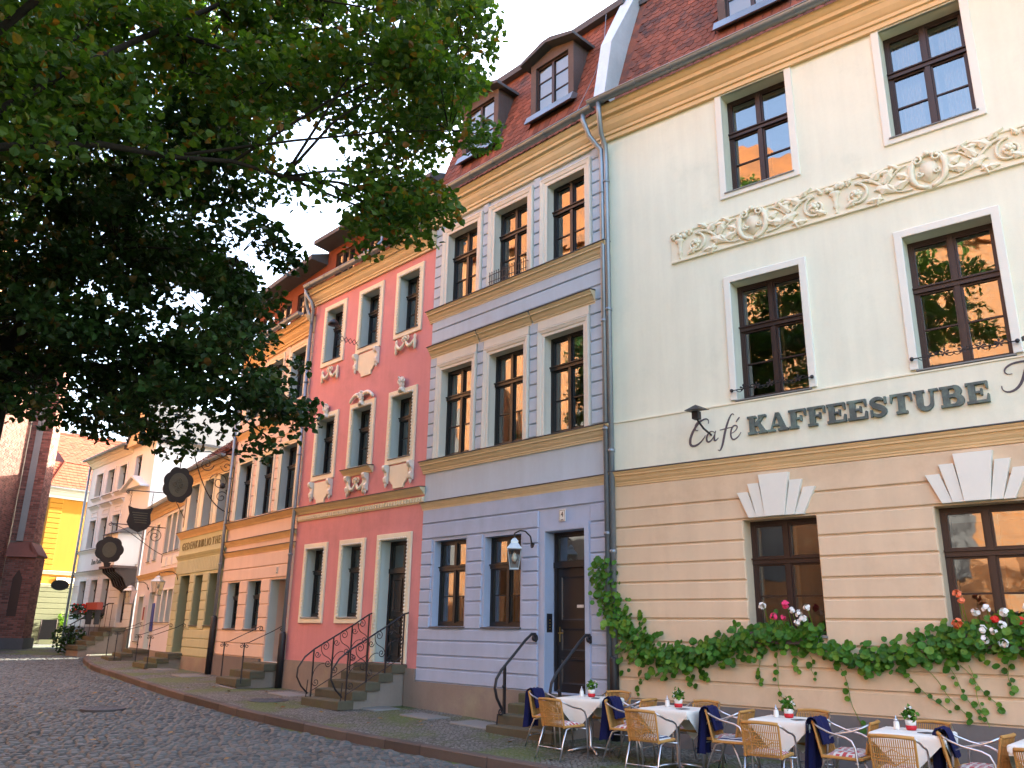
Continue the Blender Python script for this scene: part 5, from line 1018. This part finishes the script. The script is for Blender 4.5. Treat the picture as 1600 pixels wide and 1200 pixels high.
t = thing('hanging_sign', 'dark round scalloped sign under a scrolled bracket at the lilac house', 'sign', tuple(wpos('lilac', 4.15, 0, 0)), R(-57-90)); cx, zc = 1.85, 4.22
MB().plate([(cx+x, zc+z) for x, z in lobed(.44, 7, .05, 84)], -.04, .04, .03).plate([(cx-.13, zc-.46), (cx+.13, zc-.46), (cx+.08, zc-.62), (cx-.08, zc-.62)], -.03, .03).build('plate', 'bronze', t)
for s in (-1, 1): MB().plate([(cx+.24*math.cos(i*math.pi/10), zc+.28*math.sin(i*math.pi/10)) for i in range(20)], .04*s, .058*s, .1).build('relief_field', 'bronze_relief', t)
b = MB(); b.tube([(0, 0, 5.15), (1.95, 0, 5.18)], .018, 6).tube([(0, 0, 5.45), (0, 0, 3.85)], .02, 6).tube(bez((0, 0, 4.15), (.5, 0, 4.3), (1.2, 0, 5.0), (1.85, 0, 5.15), 12), .014, 6).tube(spiral(.36, 4.82, .28, 1.8, 0, 30, 0, 1, .1), .014, 5).tube(spiral(1.95, 5.15, .08, 1.2, math.pi/2, 12, 0, 1, .2), .014, 5).tube(bez((.64, 0, 4.7), (.9, 0, 4.6), (1.0, 0, 5.1), (1.2, 0, 5.12), 8), .012, 5).tube([(cx, 0, 5.15), (cx, 0, 4.68)], .012, 5); b.build('bracket', 'iron', t)
t = thing('hanging_sign', 'small oval dark sign on the corner of the white house', 'sign', tuple(wpos('white', .05, -.1, 0)), R(-48-90)); MB().plate([(.55+.42*math.cos(i*math.pi/10), 3.45+.26*math.sin(i*math.pi/10)) for i in range(20)], -.03, .03, .04).build('plate', 'bronze', t); MB().tube([(0, 0, 3.85), (1.1, 0, 3.85)], .015, 5).tube([(.3, 0, 3.85), (.3, 0, 3.66)], .01, 5).tube([(.8, 0, 3.85), (.8, 0, 3.66)], .01, 5).build('bracket', 'iron', t)
t = thing('street_sign', 'pale street name board above the grey-green base of the yellow house', 'sign', tuple(wpos('yellow', 1.6, -.05, 3.95)), R(53.13)); MB().block(-.55, .55, -.03, 0, -.16, .16, .008).build('board', 'plaque', t)
t = thing('chalk_board', 'dark folding chalk board standing before the yellow house', 'chalk board', tuple(wpos('yellow', .65, -.9, zs(46)+.0)), R(35))
for s in (-1, 1): MB().add([(-.4, s*.28, .12), (.4, s*.28, .12), (.4, s*.03, 1.15), (-.4, s*.03, 1.15), (-.4, s*.31, .12), (.4, s*.31, .12), (.4, s*.06, 1.15), (-.4, s*.06, 1.15)], [(0, 1, 2, 3), (4, 7, 6, 5), (0, 4, 5, 1), (1, 5, 6, 2), (2, 6, 7, 3), (3, 7, 4, 0)]).build('panel', 'black_board', t)
for x in (-.38, .38):
    for s in (-1, 1): MB().tube([(x, s*.31, 0), (x, s*.05, 1.16)], .022, 5).build('leg', 'old_wood', t)

# ================================================================ plants
def leaf_cloud(b, c, r, n, size, up=.5, ell=(1, 1, 1)):
    for _ in range(n):
        while True:
            d = Vector((rnd.uniform(-1, 1), rnd.uniform(-1, 1), rnd.uniform(-1, 1)))
            if d.length < 1: break
        p = Vector(c)+Vector((d.x*ell[0], d.y*ell[1], d.z*ell[2]))*r
        leaf(b, p, size*rnd.uniform(.7, 1.25), up)
def leaf(b, p, s, up):
    n = Vector((rnd.gauss(0, 1), rnd.gauss(0, 1), rnd.gauss(0, 1)+up*2.2)).normalized(); t = n.orthogonal().normalized(); t.rotate(Matrix.Rotation(rnd.uniform(0, 6.28), 3, n)); q = n.cross(t); f = s*.12
    b.add([p, p+t*s*.3-q*s*.46+n*f, p+t*s*.72-q*s*.34+n*f, p+t*s*1.05-n*f*.6, p+t*s*.72+q*s*.34+n*f, p+t*s*.3+q*s*.46+n*f], [(0, 1, 2, 3), (0, 3, 4, 5)])
t = thing('potted_shrub', 'bright green potted shrub against the yellow house base', 'plant', tuple(wpos('yellow', 1.95, -.6, zs(47))), 0); MB().lathe([(.22, 0), (.32, .5), (.34, .52), (.3, .52), (.01, .5)], (0, 0, 0), 12).build('pot', 'granite', t)
b = MB(); leaf_cloud(b, (0, 0, 1.15), .55, 160, .18, .3); b.build('foliage', 'leaf_bright', t, kind='stuff'); MB().tube([(0, 0, .45), (.03, 0, 1.2)], .03, 6).build('stem', 'bark', t)
t = thing('shrub', 'dark low shrub beside the high stair', 'shrub', tuple(wpos('oriel', .4, -1.6, zs(37.5))), 0); b = MB(); leaf_cloud(b, (0, 0, .45), .75, 420, .13, .4, (1, .8, .8)); b.build('foliage', 'leaf_dark', t, kind='stuff'); MB().tube([(0, 0, 0), (.05, 0, .5)], .03, 5).build('stem', 'bark', t)
# round-leaved climbers on the cafe wall
def disc(b, p, r, nrm):
    n = nrm.normalized(); t = n.orthogonal().normalized(); t.rotate(Matrix.Rotation(rnd.uniform(0, 6.28), 3, n)); q = n.cross(t)
    vs = [p-n*r*.12]+[p+(t*math.cos(k*math.pi/4)+q*math.sin(k*math.pi/4))*r*rnd.uniform(.88, 1.08)+n*r*.1*math.sin(k*2.1) for k in range(8)]; b.add(vs, [(0, 1+k, 1+(k+1) % 8) for k in range(8)])
SW = [(-.16, 2.78, .10), (-.17, 2.4, .26), (-.02, 2.0, .30), (.2, 1.72, .32), (.5, 1.42, .36), (.8, 1.28, .32), (1.1, 1.25, .27), (1.5, 1.28, .20), (1.9, 1.42, .24), (2.3, 1.52, .24), (2.85, 1.58, .18), (3.3, 1.48, .17), (3.65, 1.36, .20), (4.0, 1.31, .23), (4.4, 1.40, .24), (4.8, 1.50, .26), (5.15, 1.60, .28), (5.6, 1.62, .3), (6.2, 1.6, .3)]
def climber(u0, u1, label, tend, dens=215):
    t = thing('climbing_plant', label, 'plant', tuple(wpos('cafe', 0, 0, 0)), R(-39.5)); b = MB(); i = 0; st = MB()
    us = [q[0] if k > 2 else -.2+k*.02 for k, q in enumerate(SW)]
    for (a, c) in zip(SW, SW[1:]):
        if (a[0]+c[0])/2 < u0 or (a[0]+c[0])/2 > u1: continue
        n = int(dens*max(.35, math.hypot(c[0]-a[0], c[1]-a[1]))*(a[2]+c[2])/.5)
        for _ in range(n):
            s = rnd.random(); h = (a[2]+(c[2]-a[2])*s)*.85; g = max(-1.25, min(1.25, rnd.gauss(0, .52))); x = a[0]+(c[0]-a[0])*s+rnd.uniform(-.06, .06); z = a[1]+(c[1]-a[1])*s+g*h
            if a[1]-c[1] > .25 and a[0] < .3: x += rnd.uniform(-.2, .2)
            disc(b, Vector((x, -.07-abs(rnd.gauss(0, .11)), z)), rnd.uniform(.028, .066), Vector((rnd.uniform(-.7, .7), -1, rnd.uniform(-.1, 1.1))))
        st.tube([(a[0], -.08, a[1]), ((a[0]+c[0])/2, -.1, (a[1]+c[1])/2-.03), (c[0], -.08, c[1])], .008, 5)
    for (x, z0, ln, dx) in tend:
        p = [(x+dx*k/8+.02*math.sin(k), -.06, z0-ln*k/8) for k in range(9)]; st.tube(p, .004, 4)
        for k in range(2, 9):
            if rnd.random() < .7: disc(b, Vector((p[k][0]+rnd.uniform(-.05, .05), -.08, p[k][2])), rnd.uniform(.022, .05), Vector((rnd.uniform(-.4, .4), -1, rnd.uniform(0, .6))))
    b.build('foliage', 'leaf_vine', t, kind='stuff'); st.build('stem', 'leaf_bright', t)
climber(-1, 1.7, 'round-leaved climber hanging from the downpipe along the apricot wall', [(.1, 1.3, .3, -.05), (.6, 1.05, .35, -.25), (1.3, 1.05, .2, .05), (1.5, 1.1, .15, .1)])
climber(1.7, 3.5, 'trailing round-leaved plant below the left cafe window', [(2.65, 1.4, .75, .06), (2.4, 1.35, .4, .02), (2.9, 1.4, .3, .05), (3.15, 1.35, .3, .03)])
climber(3.5, 7, 'trailing round-leaved plant between the two cafe windows', [(3.55, 1.2, .75, .2), (4.3, 1.2, .45, .5), (4.6, 1.25, .6, .45), (4.85, 1.3, .6, .3), (5.0, 1.3, .5, .4), (5.1, 1.3, .7, .12), (5.5, 1.4, .4, .05)])
def flower(b, c, r, n=12):
    for _ in range(n):
        d = Vector((rnd.gauss(0, 1), rnd.gauss(0, 1), rnd.gauss(0, 1))).normalized(); p = Vector(c)+d*r*.75; disc(b, p, r*.5, d+Vector((0, -.3, .3)))
def window_box(x0, x1, z, label, fl):
    t = thing('window_box', label, 'window box', tuple(wpos('cafe', 0, 0, 0)), R(-39.5), 'flower boxes on the cafe windows'); MB().slab(x0, x1, -.17, .02, z-.16, z, .01).build('trough', 'old_wood', t)
    b = MB()
    for _ in range(300): disc(b, Vector((rnd.uniform(x0-.05, x1+.05), rnd.uniform(-.25, .03), z+abs(rnd.gauss(0, .09))-.10)), rnd.uniform(.03, .055), Vector((rnd.uniform(-.7, .7), -1, rnd.uniform(0, 1.2))))
    b.build('foliage', 'leaf_vine', t, kind='stuff'); st = MB()
    for (x, dz, m, r) in fl: g = MB(); flower(g, (x, -.27+rnd.uniform(-.05, .03), z+dz+.07), r*1.1); g.build('blossom', m, t); st.tube([(x+.02, -.12, z), (x, -.26, z+dz+.07)], .005, 4)
    st.build('stem', 'leaf_bright', t, kind='stuff')
window_box(2.34, 3.30, 1.66, 'flower box with pink and white geraniums on the left cafe window', [(2.62, .28, 'petal_white', .05), (2.95, .30, 'petal_pink', .055), (3.02, .22, 'petal_white', .045), (2.75, .14, 'petal_pink', .05), (2.88, .12, 'petal_pink', .04), (3.12, .18, 'petal_white', .05), (3.18, .12, 'petal_white', .05), (3.24, .26, 'petal_white', .045), (3.10, .06, 'petal_white', .045)])
window_box(4.98, 6.0, 1.66, 'flower box with coral, red and white geraniums on the right cafe window', [(5.12, .42, 'petal_coral', .05), (5.16, .34, 'petal_coral', .045), (5.08, .06, 'petal_coral', .065), (5.3, .2, 'petal_white', .05), (5.42, .24, 'petal_white', .05), (5.5, .12, 'petal_red', .05), (5.34, .0, 'petal_white', .05), (5.6, .2, 'petal_white', .055), (5.46, -.02, 'petal_white', .045), (5.56, .05, 'petal_white', .05), (5.36, -.12, 'petal_white', .05), (5.55, -.16, 'petal_white', .055), (5.75, .1, 'petal_red', .05), (5.85, .25, 'petal_white', .05)])
t = thing('table_lamp', 'small orange shaded lamp glimpsed inside the right cafe window', 'lamp', tuple(wpos('cafe', 5.85, .75, 1.95)), R(-39.5)); MB().lathe([(.20, 0), (.19, .03), (.14, .12), (.05, .2), (.03, .2)], (0, 0, .3), 14).build('shade', 'lamp_shade', t, True); MB().lathe([(.09, 0), (.02, .03), (.015, .3), (.01, .45)], (0, 0, 0), 8).build('stand', 'brass', t, True)

# ================================================================ cafe furniture
YAW = R(-39.5)
def make_chair():
    t = thing('cafe_chair', 'x', 'chair'); b = MB(); r = .0125
    for s in (-1, 1):
        b = MB(); b.tube([(s*.265, .25, 0), (s*.268, .225, .3), (s*.268, .205, .56), (s*.267, .17, .632), (s*.265, .10, .665), (s*.26, -.08, .70), (s*.245, -.2, .745), (s*.21, -.275, .785)], r, 7); b.build('arm_tube', 'alu', t, True)
        MB().tube([(s*.235, -.33, 0), (s*.225, -.24, .25), (s*.22, -.17, .40), (s*.22, -.05, .435), (s*.22, .21, .435)], r, 7).build('rear_leg', 'alu', t, True)
    MB().tube([(-.233, -.275, .16), (.233, -.275, .16)], .009, 6).build('crossbar', 'alu', t, True)
    MB().tube([(-.268, .2, .40), (.268, .2, .40)], .010, 6).build('crossbar', 'alu', t, True)
    def by(x, z): return -.215-.22*(z-.46)-.045+.05*(x/.21)**2
    b = MB(); n = 21
    for i in range(n):
        x = -.205+.41*i/(n-1); b.tube([(x*.96, by(x, .44), .44), (x, by(x, .6), .6), (x, by(x, .775), .775)], .0072, 4, False)
    for z in (.48, .56, .59, .62, .70): b.tube([(x*.02, by(x*.02, z)-.006, z) for x in range(-10, 11)], .005, 4)
    for s in (-1, 1): b.tube([(.0, by(0, .68)-.01, .68), (s*.14, by(.14, .6)-.01, .6), (0, by(0, .52)-.01, .52)], .007, 4); b.tube([(s*.207, by(.207, .42), .42), (s*.21, by(.21, .6), .6), (s*.212, by(.212, .785), .785)], .015, 6)
    b.build('backrest', 'wicker', t)
    MB().tube([(x*.021, by(x*.021, .79), .79+.012*(1-(x/10)**2)) for x in range(-10, 11)], .02, 7).build('top_rail', 'wicker', t, True)
    b = MB(); b.slab(-.215, .215, -.2, .23, .428, .446, .008)
    for i in range(13): y = -.19+.033*i; b.tube([(-.215, y, .449), (.215, y, .449)], .006, 4, False)
    b.tube([(-.22, -.2, .44), (-.225, .2, .44), (-.19, .235, .44), (.19, .235, .44), (.225, .2, .44), (.22, -.2, .44)], .018, 6); b.build('seat', 'wicker', t); return t
def cushion(loc, rz, label, m):
    b = MB(); n = 8; g = []
    for j in range(n+1):
        for i in range(n+1):
            x = -.19+.38*i/n; y = -.17+.36*j/n; e = min(i, n-i, j, n-j)/n; b.v.append((x, y, .455+.035*min(1, (e*5))**.5+.003*math.sin(i*2.3+j*1.7)))
    b.f = [(j*(n+1)+i, j*(n+1)+i+1, (j+1)*(n+1)+i+1, (j+1)*(n+1)+i) for j in range(n) for i in range(n)]
    b.box(-.185, .185, -.165, .185, .447, .46); o = b.build('seat_cushion', m, None, True); o.location = loc; o.rotation_euler = (0, 0, rz); o.scale = (.94, .94, .95); tag(o, label, 'cushion', 'cushions on the cafe chairs')
def blanket(loc, rz, label, seed):
    rr = random.Random(seed); b = MB(); prof = []
    for t_ in [i/16 for i in range(17)]:
        s = t_*.92
        if s < .22: prof.append((-.175+.02*s, .79-(.22-s)*.95))
        elif s < .30: a = (s-.22)/.08*math.pi; prof.append((-.30-.0-.045*math.cos(math.pi-a)*-1+.0, .80+.03*math.sin(a)))
        else: prof.append((-.355-.02*(s-.3), .80-(s-.30)))
    prof = [(-.19, .56), (-.215, .66), (-.25, .76), (-.275, .81), (-.30, .825), (-.325, .81), (-.338, .76), (-.345, .66), (-.352, .55), (-.36, .44), (-.37, .34), (-.372, .27)]
    w_ = rr.uniform(.13, .19); x0 = rr.uniform(-.06, .06); n = 14
    for k, (y, z) in enumerate(prof):
        for i in range(n+1):
            f = i/n*2-1; ph = math.sin(f*7+seed)*.016*(1+.12*k); b.v.append((x0+f*w_*(1+.02*k)+.006*math.sin(k*.9+seed), y+(ph if k > 5 else ph*.3), z+.008*math.sin(i*1.3+k)))
    m_ = len(prof); b.f = [(k*(n+1)+i, k*(n+1)+i+1, (k+1)*(n+1)+i+1, (k+1)*(n+1)+i) for k in range(m_-1) for i in range(n)]
    base = len(b.v); b.v += [(x, y+(.02 if k_//(n+1) <= 3 else (-.022 if k_//(n+1) >= 5 else 0)), z+(.022 if 2 <= k_//(n+1) <= 6 else 0)) for k_, (x, y, z) in enumerate(b.v[:])]; b.f += [tuple(v+base for v in f[::-1]) for f in b.f[:]]
    o = b.build('blanket', 'navy', None, True); o.location = loc; o.rotation_euler = (0, 0, rz); o.scale = (.94, .94, .95); tag(o, label, 'blanket', 'navy blankets over the chair backs')
def table(loc, rz, label):
    t = thing('cafe_table', label, 'table', loc, rz, 'cafe tables along the apricot wall'); MB().slab(-.35, .35, -.35, .35, .70, .725, .008).build('table_top', 'porcelain', t)
    MB().lathe([(.03, .03), (.025, .06), (.025, .7)], (0, 0, 0), 10).build('pedestal', 'alu', t, True)
    for k in range(4): a = k*math.pi/2+.78; MB().tube([(0, 0, .07), (.2*math.cos(a), .2*math.sin(a), .05), (.33*math.cos(a), .33*math.sin(a), .012)], .018, 6).build('foot', 'alu', t, True)
def cloth(loc, rz, label):
    b = MB(); n = 36; Sz = .54
    for j in range(n+1):
        for i in range(n+1):
            p, q = (i/n*2-1)*Sz, (j/n*2-1)*Sz; x, y = (p-q)*.7071, (p+q)*.7071; ex, ey = max(0, abs(x)-.353), max(0, abs(y)-.353); d = ex+ey
            X = max(-.353, min(.353, x)); Y = max(-.353, min(.353, y)); o = .006+.05*d*(1+.6*math.sin((X if ey else Y)*21))
            b.v.append((X+math.copysign(o, x)*(1 if ex else 0), Y+math.copysign(o, y)*(1 if ey else 0), .729-d+.001*math.sin(i*.9)*math.sin(j*.7)))
    b.f = [(j*(n+1)+i, j*(n+1)+i+1, (j+1)*(n+1)+i+1, (j+1)*(n+1)+i) for j in range(n) for i in range(n)]
    b2 = MB(); n2 = 24
    o = b.build('tablecloth', 'cloth', None, True); o.location = loc; o.rotation_euler = (0, 0, rz); tag(o, label, 'tablecloth', 'white cloths on the cafe tables')
    # under-cloth falling short all round
    for j in range(n2+1):
        for i in range(n2+1):
            x, y = (i/n2*2-1)*.43, (j/n2*2-1)*.43; ex, ey = max(0, abs(x)-.3515), max(0, abs(y)-.3515); d = max(ex, ey); b2.v.append((max(-.3535, min(.3535, x)), max(-.3535, min(.3535, y)), .7265-d*1.2))
    b2.f = [(j*(n2+1)+i, j*(n2+1)+i+1, (j+1)*(n2+1)+i+1, (j+1)*(n2+1)+i) for j in range(n2) for i in range(n2)]; b2.build('under_cloth', 'cloth', o)
def pot(loc, label):
    t = thing('flower_pot', label, 'flower pot', loc, rnd.uniform(0, 6), 'flower pots on the cafe tables'); MB().lathe([(.05, .045), (.056, .10), (.05, .10), (.005, .09)], (0, 0, 0), 14).build('pot', 'porcelain', t, True); MB().lathe([(.045, 0), (.054, .02), (.053, .047), (.02, .048)], (0, 0, 0), 14).build('band', 'red', t, True)
    b = MB(); leaf_cloud(b, (0, 0, .155), .075, 70, .045, .4); b.build('foliage', 'leaf_vine', t, kind='stuff')
    for k in range(5): a = rnd.uniform(0, 6.28); g = MB(); flower(g, (.065*math.cos(a), .065*math.sin(a), .17+rnd.uniform(-.03, .06)), .017, 7); g.build('blossom', 'petal_white', t)
def shaker(loc, label):
    t = thing('sugar_shaker', label, 'sugar shaker', loc, 0, 'sugar shakers on the cafe tables'); MB().lathe([(.03, 0), (.033, .01), (.028, .075), (.02, .085)], (0, 0, 0), 12).build('jar', 'porcelain', t, True); MB().lathe([(.022, .085), (.022, .105), (.008, .11), (.006, .14), (.002, .142)], (0, 0, 0), 10).build('lid', 'alu', t, True)
proto = make_chair(); used = [False]
def chair(p, rz, label):
    o = copy_tree(proto) if used[0] else proto; used[0] = True
    o.location = p; o.rotation_euler = (0, 0, rz); o.scale = (.94, .94, .95); tag(o, label, 'chair', 'wicker chairs at the cafe tables')
ordn = ['first', 'second', 'third', 'fourth', 'fifth']
TB = [(.36, -1.32), (1.95, -1.68), (3.46, -1.75), (4.88, -1.98), (6.2, -2.15)]
for i, (u, v) in enumerate(TB):
    nm = '%s table from the blue door' % ordn[i]
    p = wpos('cafe', u, v, 0); p.z = zs(p.y); rz = YAW+R((4, -3, 2, 3, -2)[i])
    table(tuple(p), rz, nm[:1].upper()+nm[1:]+', square with a metal pedestal'); cloth(tuple(p), rz, 'White tablecloth on the '+nm)
    a = p+Vector((math.cos(rz+1.9)*.10, math.sin(rz+1.9)*.10, .731)); pot(tuple(a), 'Red and white pot of small white flowers on the '+nm)
    a = p+Vector((math.cos(rz+2.9)*.17, math.sin(rz+2.9)*.17, .731)); shaker(tuple(a), 'Sugar shaker on the '+nm)
    a = p+Vector((math.cos(rz-.6)*.18, math.sin(rz-.6)*.18, .731)); o = MB().slab(-.05, .05, -.075, .075, 0, .006, .002).build('menu_card', 'slate'); o.location = a; o.rotation_euler = (0, 0, rz+R(rnd.uniform(-50, 50))); tag(o, 'Dark menu card lying on the '+nm, 'menu', 'menu cards on the cafe tables')
    for (dx, dy, da, side) in ((.02, -.70, 0, 'street side'), (-.03, .60, 180, 'wall side'), (-.72, .02, -90, 'left side'), (.66, .08, 90, 'right side')):
        if i == 4 and side == 'right side': continue
        if i == 3 and side == 'right side': dx = .6
        j = R(rnd.uniform(-9, 9)); q = wpos('cafe', u+dx, v+dy, 0); q.z = zs(q.y); r_ = YAW+R(da)+j
        chair(tuple(q), r_, 'Wicker chair on the %s of the %s' % (side, nm))
        m_ = 'stripe_pattern' if (i, side) in ((2, 'left side'), (1, 'street side')) else 'check_pattern'
        cushion(tuple(q), r_, 'Seat cushion on the %s chair of the %s' % (side.replace(' side', '-side'), nm), m_)
        if side == 'left side': blanket(tuple(q), r_, 'Navy blanket over the left-side chair of the '+nm, i+3)

# ================================================================ trees
BOUGHS0=[(-5.9,12.5,7.2,0.8,0.8,0.5),(-5.4,12.8,7.4,0.7,0.8,0.45),(-5.9,11.1,7.1,0.9,1.3,0.9),(-7.5,10.9,8.0,0.8,1.0,0.7),(-6.8,11.3,4.5,1.2,1.2,0.9),(-7.1,14.3,8.6,0.4,0.6,1.0),(-7.3,12.4,10.4,0.9,0.8,0.7),(-7.0,11.9,8.2,0.7,1.2,0.6),(-3.9,13.0,4.6,0.9,1.2,0.7),(-4.5,11.0,8.4,0.5,1.3,0.9),(-8.7,13.8,5.7,0.7,1.2,1.1),(-6.0,13.7,4.2,1.0,0.7,0.9),(-6.5,10.5,5.6,0.9,0.8,0.8),(-9.6,14.2,9.0,0.8,0.8,1.6),(-6.8,11.2,9.3,0.7,1.2,0.6),(-3.7,10.6,4.8,0.9,0.7,1.3),(-5.1,12.9,6.6,0.7,1.4,1.1),(-4.9,11.3,4.2,1.0,0.8,0.6),(-6.2,13.6,11.3,0.8,0.7,0.5),(-9.2,13.5,10.9,1.3,1.1,1.0),(-6.8,13.2,5.9,0.9,1.4,0.9),(-6.9,13.2,4.5,0.4,1.0,0.7),(-6.2,12.6,9.3,0.6,1.4,1.1),(-4.3,12.8,5.6,0.9,1.8,0.7),(-7.6,11.1,9.1,0.5,0.8,0.8),(-7.1,10.8,6.7,0.6,1.3,0.6),(-6.0,13.9,7.7,0.8,0.8,0.6),(-7.8,13.4,9.4,0.8,1.2,0.9),(-5.3,11.5,5.2,0.8,1.0,1.0),(-7.2,13.2,7.6,0.7,1.0,0.9),(-5.1,13.3,10.4,0.7,1.0,0.9),(-4.0,11.0,6.8,0.9,1.1,0.9),(-8.5,13.0,7.4,1.0,1.3,1.2),(-5.0,11.1,8.5,0.7,1.4,0.9),(-8.2,8.3,10.0,2.0,2.1,1.8),(-13.2,11.3,8.7,1.4,2.7,1.5),(-11.0,8.4,7.8,1.7,1.8,1.5),(-9.5,10.8,5.3,1.6,2.9,1.2),(-7.6,7.9,6.7,1.7,2.1,1.7),(-10.6,11.5,10.5,1.4,2.9,1.6),(-11.3,14.0,7.2,1.2,2.4,1.6),(-13.1,10.6,6.6,1.2,2.1,1.5)]
BOUGHS1=[(-1.3,8.8,8.4,0.3,0.3,0.7),(-3.1,9.1,8.4,0.8,0.7,0.7),(-1.7,9.1,9.4,0.3,1.2,0.5),(-1.7,9.5,6.7,0.3,1.2,0.5),(-4.3,9.1,8.5,0.8,0.7,0.4),(-0.9,9.6,8.0,0.5,1.3,0.4),(-8.8,11.6,11.4,0.7,0.4,0.7),(-2.9,10.4,10.3,0.8,1.3,0.7),(-5.6,9.6,9.0,0.8,1.1,0.6),(-3.9,10.8,9.5,0.9,1.1,0.9),(-2.6,10.0,8.7,0.7,0.8,0.35),(-5.1,8.9,7.9,0.6,0.8,0.6),(-1.9,11.3,11.8,1.0,0.9,1.0),(-6.7,8.9,8.9,0.6,0.5,0.7),(-2.0,11.7,8.0,0.7,0.6,0.5),(-1.1,9.8,6.9,0.6,0.4,0.7),(-3.5,11.6,11.5,0.7,0.8,1.4),(-4.1,9.5,9.6,0.9,0.9,0.7),(-7.3,11.5,11.6,1.1,0.6,1.0),(-1.2,11.0,10.5,0.7,1.3,0.9),(-7.1,10.2,9.0,0.9,0.5,0.6),(-6.6,10.4,9.9,0.6,1.0,0.9),(-8.0,11.0,10.1,0.8,1.2,0.9),(-5.2,8.8,9.4,0.5,0.4,0.5),(-0.8,9.6,9.4,0.4,0.8,0.8),(-1.6,10.1,7.6,0.5,1.0,0.8),(-5.3,11.2,10.9,0.8,1.4,1.2),(-2.0,8.9,8.5,0.6,0.6,0.6),(-1.7,10.8,9.1,0.8,0.9,0.6),(-8.2,7.1,8.8,1.2,2.5,1.5),(-6.3,6.4,7.2,1.9,2.8,1.1),(-7.0,8.7,11.3,2.0,1.3,1.2),(-7.4,5.3,10.7,1.6,1.8,1.8),(-1.0,5.8,9.5,1.6,2.3,2.0),(-5.5,4.4,8.7,1.4,1.5,1.3),(-4.9,5.4,11.7,1.5,2.5,1.2),(-2.7,8.4,11.7,1.9,2.0,1.3),(-3.3,4.1,9.2,1.3,1.7,2.0)]
def tree(label, base, fork, boughs, lm, size, dens, r0):
    t = thing('linden_tree', label, 'tree', (base[0], base[1], zr(base[1]))); o = Vector(t.location); B = Vector(base+(zr(base[1]),)); F = Vector(fork)
    def rel(p): return Vector(p)-o
    b = MB(); b.tube([rel(B+Vector((0, 0, -.2))), rel(B+Vector((0, 0, .25))), rel(B.lerp(F, .35)+Vector((.08, .05, 0))), rel(F)], [r0*1.5, r0*1.1, r0*.95, r0*.8], 12); b.build('trunk', 'bark', t, True)
    lim = MB(); cr = MB(); mains = []; tg = [max(boughs, key=lambda q: (Vector(q[:3])-F).length)]
    while len(tg) < 7: tg.append(max(boughs, key=lambda q: min((Vector(q[:3])-Vector(g[:3])).length for g in tg)))
    for q in tg:
        C = Vector(q[:3]); S0 = B.lerp(F, rnd.uniform(.8, 1.0)); pts = []
        for k in range(9):
            s = k/8; pts.append(S0.lerp(C, s)+Vector((rnd.uniform(-.08, .08), rnd.uniform(-.08, .08), math.sin(math.pi*s)*.10*(C-S0).length+rnd.uniform(-.05, .05))))
        mains.append(pts); lim.tube([rel(p) for p in pts], [r0*.14*(1-.9*k/8)**1.1+.008 for k in range(9)], 8)
    for m_ in mains:
        for k_, p in enumerate(m_[2:]):
            for _ in range(3 if k_ < 3 else 2): leaf_cloud(cr, rel(p+Vector((rnd.uniform(-.35, .35), rnd.uniform(-.35, .35), rnd.uniform(-.3, .3)))), .36, 70, size, 0.5, (1.1, 1.1, .7))
    for (x, y, z, a, c, d) in boughs:
        C = Vector((x, y, z))
        if z < 5.0: a, c, d, C = a*.72, c*.8, d*.6, C+Vector((0, 0, .42))
        q = min((p for m_ in mains for p in m_[1:7]), key=lambda p: (p-C).length*rnd.uniform(.75, 1.25)+.25*(p-F).length)
        if (q-C).length > .3: lim.tube([rel(q), rel(q.lerp(C, .4)+Vector((rnd.uniform(-.1, .1), rnd.uniform(-.1, .1), .1))), rel(q.lerp(C, .75)+Vector((0, 0, .06))), rel(C)], [.022, .017, .012, .006], 5)
        n = max(7, int(22*(a*c*d)**.62))
        for _ in range(n):
            while True:
                e = Vector((rnd.uniform(-1, 1), rnd.uniform(-1, 1), rnd.uniform(-1, 1)))
                if .2 < e.length < 1: break
            p = C+Vector((e.x*a, e.y*c, e.z*d)); k = rnd.uniform(.24, .42)
            lim.tube([rel(C.lerp(p, .15)), rel(C.lerp(p, .6)+Vector((0, 0, .05))), rel(p)], [.010, .007, .004], 4, False)
            leaf_cloud(cr, rel(p), k, int(dens*k*k*rnd.uniform(.7, 1.3)), size, .5, (1.1, 1.1, .6))
    lim.build('limbs', 'bark', t, True); cr.build('crown', lm, t, kind='stuff')
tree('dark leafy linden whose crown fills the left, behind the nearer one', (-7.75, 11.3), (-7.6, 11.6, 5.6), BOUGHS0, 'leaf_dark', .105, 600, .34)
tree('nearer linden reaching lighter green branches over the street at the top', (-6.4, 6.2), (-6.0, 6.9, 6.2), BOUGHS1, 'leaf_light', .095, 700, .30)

# fallen leaves on the street and pavement
b = MB()
for _ in range(150):
    y = rnd.uniform(10.2, 24); x = rnd.uniform(-.6*y, min(3.5, 12-y*.55)); ks = kerb_side(x, y)
    if -.25 < ks < .3: continue
    if ks < -2.2: continue
    z = (zs(y)+.012) if ks < 0 else zr(y)+.012; a = rnd.uniform(0, 6.28); s = rnd.uniform(.035, .07); t_ = Vector((math.cos(a), math.sin(a), rnd.uniform(-.1, .25)))*s; q = Vector((-math.sin(a), math.cos(a), rnd.uniform(-.1, .25)))*s; p = Vector((x, y, z))
    b.add([p-t_, p-q*.6, p+t_, p+q*.6+Vector((0, 0, s*.2))], [(0, 1, 2, 3)])
leaf_mat('leaf_fallen', [(0, (.16, .08, .02)), (.5, (.30, .17, .03)), (1, (.12, .05, .02))], .1)
o = b.build('fallen_leaves', 'leaf_fallen', kind='stuff'); o['label'] = 'scattered yellow and brown fallen leaves on the cobbles'; o['category'] = 'leaves'
